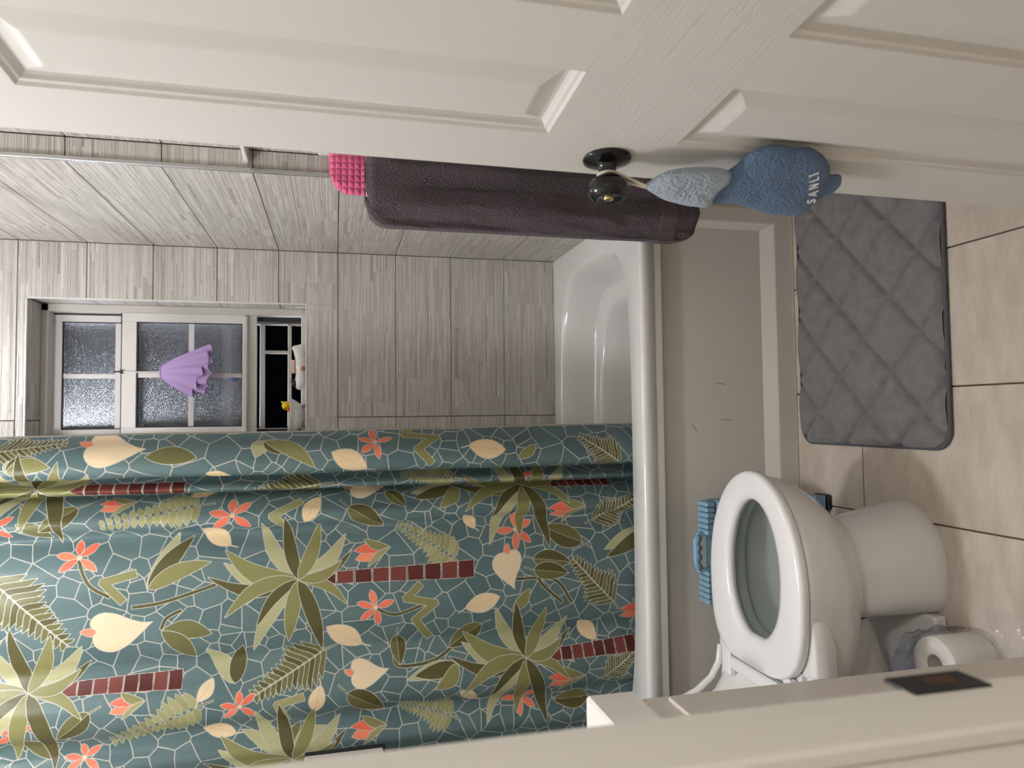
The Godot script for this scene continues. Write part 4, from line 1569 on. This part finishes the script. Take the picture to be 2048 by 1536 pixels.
func towels():
	var rack := thing("towel_rack", "white two-armed towel rack on the wall behind the dark towel", "towel rack", Vector3(SIDE_ROOM, 1.25, -1.71))
	var w := mat(c8(228, 226, 222), 0.3)
	part("plate", box_mesh(Vector3(-0.012, -0.07, -0.06), Vector3(0.0, 0.07, 0.04), 0.004), w, rack)
	for q in [[0.032, -0.037, -0.07], [-0.046, 0.016, -0.128]]:
		var st := begin()
		tube(st, [Vector3(-0.008, q[0], q[1]), Vector3(q[2] * 0.5, q[0] + 0.001, q[1]), Vector3(q[2], q[0] + 0.002, q[1])], 0.005, 10)
		part("arm", done(st), w, rack)
	var d := thing("bath_towel", "dark plum-grey terry bath towel hanging behind the door knob", "towel")
	var st := begin()
	folded(st, 0.442, 0.632, 1.213, 0.372, -1.694, 0.026, 0.372, 1.213, 0.0, 4, 0.015)
	part("cloth", done(st), M.towel, d)
	st = begin()
	for k in 14:
		var y := 0.438 + k * 0.0034
		folded(st, 0.442, 0.632, 1.213, 0.372, -1.694, 0.026, y, y + 0.0024, 0.0030, 4, 0.015)
	part("woven_band", done(st), M.band, d)
	var p := thing("hand_towel", "bright pink waffle towel showing above the dark bath towel", "towel")
	st = begin()
	folded(st, 0.532, 0.632, 1.294, 0.90, -1.747, 0.014, 0.90, 1.294, 0.0, 12, 0.006)
	part("cloth", done(st), M.pink, p)

func glove():
	# plush wipe towel that hangs from the knob by a cord
	var at := Vector3(0.3072, 0, -0.9172)
	var u := Vector3(0.5, 0, 0.866)
	var v := Vector3.UP
	var n := u.cross(v)
	var t := thing("hanging_towel", "small blue plush hand towel with a pale blue top, hung from the black door knob", "towel")
	var st := begin()
	pad(st, [Vector2(-0.0089, 0.7674), Vector2(0.006, 0.780), Vector2(0.030, 0.772), Vector2(0.0566, 0.7544), Vector2(0.0788, 0.7433), Vector2(0.0918, 0.7280), Vector2(0.0962, 0.7080), Vector2(0.0935, 0.6857), Vector2(0.0958, 0.6628), Vector2(0.0855, 0.6366), Vector2(0.0700, 0.6165), Vector2(0.0532, 0.6042), Vector2(0.0337, 0.5957), Vector2(0.0118, 0.5943), Vector2(-0.0114, 0.6010), Vector2(-0.0246, 0.6142), Vector2(-0.0264, 0.6385), Vector2(-0.0230, 0.6736), Vector2(-0.0109, 0.7205)], at, u, v, 0.013, 12, 0.004, 5)
	part("cloth", done(st), M.blue_towel, t)
	st = begin()
	pad(st, [Vector2(0.0142, 0.8715), Vector2(0.0283, 0.8660), Vector2(0.0427, 0.8515), Vector2(0.0518, 0.8262), Vector2(0.0558, 0.7913), Vector2(0.0536, 0.7680), Vector2(0.0469, 0.7563), Vector2(0.0347, 0.7541), Vector2(0.0233, 0.7605), Vector2(0.0075, 0.7636), Vector2(-0.0109, 0.7634), Vector2(-0.0123, 0.790), Vector2(-0.0064, 0.8262), Vector2(0.0012, 0.8498)], at + n * 0.006, u, v, 0.014, 12, 0.005, 8)
	var pale := part("top", done(st), M.pale_towel, t)
	pale.set_meta("label", "pale grey-blue gathered top")
	st = begin()
	pad(st, [Vector2(0.045, 0.612), Vector2(0.0521, 0.5969), Vector2(0.0513, 0.5842), Vector2(0.0392, 0.5753), Vector2(0.0239, 0.5770), Vector2(0.0154, 0.5853), Vector2(0.0071, 0.602)], at - n * 0.004, u, v, 0.008, 8, 0.0, 3)
	part("tab", done(st), M.blue_towel, t)
	# the cord round the neck of the knob
	var a := deg_to_rad(85.7)
	var along := Vector3(cos(a), 0, sin(a))
	var out := Vector3(-sin(a), 0, cos(a))
	var c := Vector3(0.348, 0.918, -0.975) + along * 0.0546 + out * 0.0245
	st = begin()
	var path := []
	for k in 13:
		var q := deg_to_rad(-35.0 + 250.0 * k / 12.0)
		path.append(c + along * cos(q) * 0.0133 + Vector3.UP * sin(q) * 0.0133)
	var tip := at + u * 0.0162 + v * 0.8705 + n * 0.008
	path.push_front(tip + u * 0.001)
	path.append(tip - u * 0.001)
	tube(st, path, 0.0019, 8)
	part("cord", done(st), M.cord, t)
	# stitched letters along the hem
	var word := "SANLI"
	for k in 5:
		var f: float = [0.0, 1.0, 2.0, 2.85, 3.5][k] / 3.6
		var px := lerpf(0.0155, 0.0640, f)
		var py := lerpf(0.6075, 0.6335, pow(f, 1.25))
		var tm := TextMesh.new()
		tm.text = word[k]
		var fo := SystemFont.new()
		fo.font_names = PackedStringArray(["Droid Sans"])
		tm.font = fo
		tm.font_size = 32
		tm.pixel_size = 0.00052
		tm.depth = 0.0016
		var o := part("letter", tm, M.thread, t)
		o.transform = Transform3D(Basis(u.rotated(n, deg_to_rad(lerpf(12.0, 34.0, f))), v.rotated(n, deg_to_rad(lerpf(12.0, 34.0, f))), n), at + u * px + v * (py + 0.008) + n * 0.0132)

func skirt():
	# lilac cloth puff that hangs by a string from the window latch
	var t := thing("lilac_skirt", "small pleated lilac cloth skirt hanging by a white string before the frosted window", "skirt", Vector3(0.166, 1.865, -2.728))
	var nu := 144
	var st := begin()
	for layer in 2:
		var pts := PackedVector3Array()
		var nv := 26
		for j in nv:
			var f := j / (nv - 1.0)
			for i in nu:
				var a := TAU * i / nu
				var pl := sin(a * 9.0 + 0.6 * sin(a * 2.0) + layer * 1.3)
				var r := 0.013 + 0.057 * pow(f, 0.62) - layer * 0.008 * f
				r *= 1.0 + (0.05 + 0.16 * f) * pl
				if f > 0.62: r += 0.006 * (f - 0.62) * sin(a * 22.0)
				var y := -0.156 * f * (0.86 + 0.14 * layer) - 0.010 * f * sin(a + 0.8) + 0.006 * f * cos(a * 9.0)
				if f < 0.06: r += 0.003
				pts.append(Vector3(r * cos(a) * 1.12 + 0.004 * f, y - (0.02 * f * cos(a) if layer == 0 else 0.0), r * sin(a) * 0.52 + 0.014 * f))
		sheet(st, pts, nu, nv, true, true)
	part("cloth", done(st), M.lilac, t)
	st = begin()
	var band := []
	for k in 25:
		var a := TAU * k / 24.0
		band.append(Vector3(0.0155 * cos(a), 0.002, 0.0085 * sin(a)))
	tube(st, band, 0.003, 8, false)
	part("waistband", done(st), mat(c8(190, 160, 210), 0.8), t)
	st = begin()
	tube(st, [Vector3(0.002, 0.0, 0.0), Vector3(0.0015, 0.05, -0.018), Vector3(0.003, 0.10, -0.026), Vector3(0.004, 0.136, -0.028)], 0.0013, 6)
	tube(st, [Vector3(-0.002, 0.0, 0.0), Vector3(-0.001, 0.06, -0.02), Vector3(0.0025, 0.136, -0.028)], 0.0011, 6)
	part("string", done(st), mat(c8(235, 233, 228), 0.7), t)
	st = begin()
	box(st, Vector3(-0.004, 0.130, -0.04), Vector3(0.009, 0.137, -0.022), 0.001)
	box(st, Vector3(0.001, 0.134, -0.05), Vector3(0.006, 0.160, -0.038), 0.001)
	part("hook", done(st), M.dark, t)

func sill_things():
	var y := 1.376
	# toy bathtub with a duck
	var z := -2.690
	var t := thing("soap_dish", "little white bathtub-shaped dish on grey feet standing on the window sill", "dish", Vector3(0.008, y, z))
	var n := 48
	var st := begin()
	var r := []
	for q in [[0.15, 0.16, 0.0095], [0.36, 0.5, 0.0105], [0.62, 0.86, 0.019], [0.80, 0.97, 0.035], [0.96, 1.0, 0.0525], [1.02, 1.05, 0.0545], [1.0, 1.02, 0.0565], [0.93, 0.93, 0.055], [0.78, 0.82, 0.035], [0.5, 0.6, 0.02]]:
		var o := ring(0, 0, 0.066 * q[0], 0.030 * q[1], 2.6, q[2], n)
		for i in n:
			var f := o[i].x / 0.066
			o[i].y += (0.018 * pow(maxf(-f, 0.0), 1.6) + 0.002 * pow(maxf(f, 0.0), 2.0)) * q[2] / 0.055
			o[i].x -= 0.008 * maxf(-f, 0.0) * q[2] / 0.055
		r.append(o)
	add_rings(st, r)
	fan(st, r[-1])
	fan(st, r[0], true)
	part("bowl", done(st), mat(c8(220, 218, 216), 0.2), t)
	var grey := mat(c8(96, 100, 108), 0.35)
	for q in [[-0.036, -0.017], [-0.036, 0.017], [0.036, -0.017], [0.036, 0.017]]:
		part("foot", blobs([[Vector3(q[0], 0.0095, q[1]), Vector3(0.006, 0.0075, 0.006)], [Vector3(q[0] * 1.08, 0.0035, q[1] * 1.1), Vector3(0.0055, 0.0035, 0.0055)]], 0.0012, 0.003), grey, t)
	part("tap", blobs([[Vector3(-0.0765, 0.0785, 0.006), Vector3(0.0045, 0.006, 0.0045)], [Vector3(-0.0735, 0.0755, 0.006), Vector3(0.005, 0.0035, 0.0035)]], 0.0012, 0.003), grey, t)
	var d := thing("rubber_duck", "tiny yellow rubber duck peeking out of the toy bathtub on the sill", "duck", Vector3(0.046, y + 0.060, z + 0.004))
	var yel := mat(c8(246, 208, 24), 0.3)
	var b := part("body", blobs([[Vector3(0, 0.012, 0), Vector3(0.0155, 0.0150, 0.0145)], [Vector3(0.004, -0.010, 0), Vector3(0.017, 0.011, 0.015)], [Vector3(0.0135, 0.0265, 0.001), Vector3(0.003, 0.004, 0.003)]], 0.0014, 0.004), yel, d)
	part("beak", blobs([[Vector3(-0.015, 0.0055, 0.0075), Vector3(0.0065, 0.0028, 0.0045)], [Vector3(-0.0135, 0.0010, 0.0078), Vector3(0.0055, 0.0022, 0.004)]], 0.0009, 0.001), mat(c8(238, 104, 40), 0.4), d)
	part("eye", blobs([[Vector3(-0.0095, 0.0130, 0.0112), Vector3(0.0028, 0.0030, 0.0024)]], 0.0006, 0.001), M.knob, d)
	# lying china pup with a pink block on its back
	var g := thing("china_figurine", "glossy white animal figurine with a black nose lying on the window sill", "figurine", Vector3(0.178, y, -2.694))
	var wh := mat(c8(238, 234, 230), 0.1)
	part("body", blobs([[Vector3(0.012, 0.022, 0.0), Vector3(0.052, 0.022, 0.020)], [Vector3(0.058, 0.030, 0.003), Vector3(0.020, 0.017, 0.013)], [Vector3(0.074, 0.042, 0.003), Vector3(0.0085, 0.011, 0.007)], [Vector3(0.077, 0.020, 0.003), Vector3(0.010, 0.010, 0.009)], [Vector3(-0.042, 0.021, 0.004), Vector3(0.026, 0.021, 0.022)], [Vector3(-0.060, 0.027, 0.006), Vector3(0.016, 0.014, 0.014)]], 0.0022, 0.010), wh, g)
	part("nose", blobs([[Vector3(-0.054, 0.043, 0.008), Vector3(0.014, 0.010, 0.010)], [Vector3(-0.046, 0.050, 0.006), Vector3(0.009, 0.006, 0.007)]], 0.0014, 0.004), M.knob, g)
	part("block", box_mesh(Vector3(-0.017, 0.043, -0.014), Vector3(0.030, 0.058, 0.014), 0.002), mat(c8(238, 206, 190), 0.4), g)
	part("spot", blobs([[Vector3(-0.001, 0.014, 0.020), Vector3(0.009, 0.008, 0.004)]], 0.0010, 0.001), mat(c8(184, 104, 66), 0.3), g)

func paper_roll():
	var at := Vector3(-0.508, 0, -1.240)
	var t := thing("toilet_roll", "white toilet paper roll standing on the floor beside the toilet foot", "toilet paper", at)
	var st := begin()
	var p := [Vector2(0.020, 0.10), Vector2(0.020, 0.004), Vector2(0.021, 0.001), Vector2(0.053, 0.001), Vector2(0.055, 0.004), Vector2(0.0555, 0.055), Vector2(0.055, 0.108), Vector2(0.053, 0.111), Vector2(0.021, 0.111), Vector2(0.020, 0.108), Vector2(0.020, 0.10)]
	lathe(st, p, 56)
	var pm := mat(c8(226, 220, 212), 0.95)
	part("paper", done(st), pm, t)
	st = begin()
	lathe(st, [Vector2(0.0198, 0.003), Vector2(0.0198, 0.1085), Vector2(0.0188, 0.1085), Vector2(0.0188, 0.003)], 40)
	var cm := mat(c8(150, 142, 132), 0.9)
	cm.cull_mode = BaseMaterial3D.CULL_DISABLED
	part("core", done(st), cm, t)
	# clear wrapper, torn open, with blue print
	var w := thing("plastic_wrapper", "crumpled clear plastic wrapper with blue print around the toilet paper roll", "wrapper")
	var clear := mat(Color(0.92, 0.94, 0.98, 0.10), 0.08)
	clear.transparency = BaseMaterial3D.TRANSPARENCY_ALPHA
	clear.cull_mode = BaseMaterial3D.CULL_DISABLED
	var nz := FastNoiseLite.new()
	nz.seed = 21
	nz.frequency = 22.0
	st = begin()
	var pts := PackedVector3Array()
	var nu := 90
	var nv := 26
	for j in nv:
		var f := j / (nv - 1.0)
		for i in nu:
			var a := TAU * i / nu
			var d := Vector3(cos(a), 0, sin(a))
			var r := 0.060 + 0.006 * absf(nz.get_noise_3d(d.x * 0.06, f * 0.13, d.z * 0.06)) * 2.0
			var y := 0.002 + 0.128 * f
			if f > 0.85: r -= 0.05 * (f - 0.85)
			pts.append(at + Vector3(d.x * r, y + 0.006 * nz.get_noise_2d(a * 0.05, 3.0) * f, d.z * r))
	sheet(st, pts, nu, nv, true, true)
	part("sleeve", done(st), clear, w)
	st = begin()
	pts = PackedVector3Array()
	for j in 24:
		for i in 40:
			var f := i / 39.0
			var g := j / 23.0
			var x := lerpf(-0.475, -0.395, g) + 0.006 * nz.get_noise_2d(f * 0.2, g * 0.3)
			var zz := lerpf(-1.205, -1.10, f) - 0.03 * g * (1.0 - f)
			var h := 0.004 + 0.034 * (1.0 - g) * (1.0 - g) * absf(sin(f * 7.0 + 2.0 * g)) + 0.006 * absf(nz.get_noise_2d(f * 0.3, g * 0.3))
			pts.append(Vector3(x, h, zz))
	sheet(st, pts, 40, 24)
	part("flap", done(st), clear, w)
	# printed blue end, bunched up behind the roll
	var blue := mat(Color(0.40, 0.48, 0.66, 0.42), 0.10)
	blue.transparency = BaseMaterial3D.TRANSPARENCY_ALPHA
	blue.cull_mode = BaseMaterial3D.CULL_DISABLED
	blue.clearcoat_enabled = true
	blue.clearcoat = 0.6
	var bump := FastNoiseLite.new()
	bump.seed = 4
	bump.frequency = 16.0
	st = begin()
	pts = PackedVector3Array()
	for j in 30:
		for i in 44:
			var f := i / 43.0
			var g := j / 29.0
			var a := lerpf(PI * 0.12, PI * 1.15, f)
			var r := 0.064 + 0.006 * sin(f * 9.0 + g * 3.0) + 0.010 * bump.get_noise_2d(f * 0.22, g * 0.2)
			pts.append(at + Vector3(cos(a) * r, 0.004 + 0.150 * g + 0.01 * bump.get_noise_2d(f * 0.3 + 4.0, 1.0), -sin(a) * r))
	sheet(st, pts, 44, 30, false, true)
	part("printed_end", done(st), blue, w)

func small_things():
	# white corner shelf on the end wall by the towels
	var s := thing("corner_shelf", "white corner shelf high on the tiled wall, its tip showing past the door edge", "shelf", Vector3(SIDE_ROOM, 1.478, -1.797))
	var st := begin()
	var top := []
	for k in 13:
		var a := PI / 2 * k / 12.0
		top.append(Vector2(-0.036 * cos(a) , 0.16 * sin(a)))
	var pts := PackedVector3Array()
	for q in [[0.98, 0.0], [1.0, 0.001], [1.0, 0.008], [0.98, 0.009]]:
		pts.append(Vector3(0, q[1], 0))
		for p in top: pts.append(Vector3(p.x * q[0], q[1], p.y * q[0]))
	sheet(st, pts, top.size() + 1, 4, true, true)
	fan(st, pts.slice(0, top.size() + 1), false, -1)
	fan(st, pts.slice((top.size() + 1) * 3), true, -1)
	part("board", done(st), mat(c8(230, 228, 224), 0.3), s)
	# framed mirror on the far-side wall over the vanity
	var m := thing("wall_cabinet", "white wall box with a dark edge, showing between door frame and curtain", "cabinet", Vector3(LEFT, 1.16, -1.86))
	part("body", box_mesh(Vector3(0.0, 0.006, 0.02), Vector3(0.135, 0.19, 0.46), 0.003), mat(c8(212, 208, 200), 0.4), m)
	part("edge", box_mesh(Vector3(0.0, 0.0, 0.008), Vector3(0.138, 0.19, 0.02), 0.001), M.dark, m)
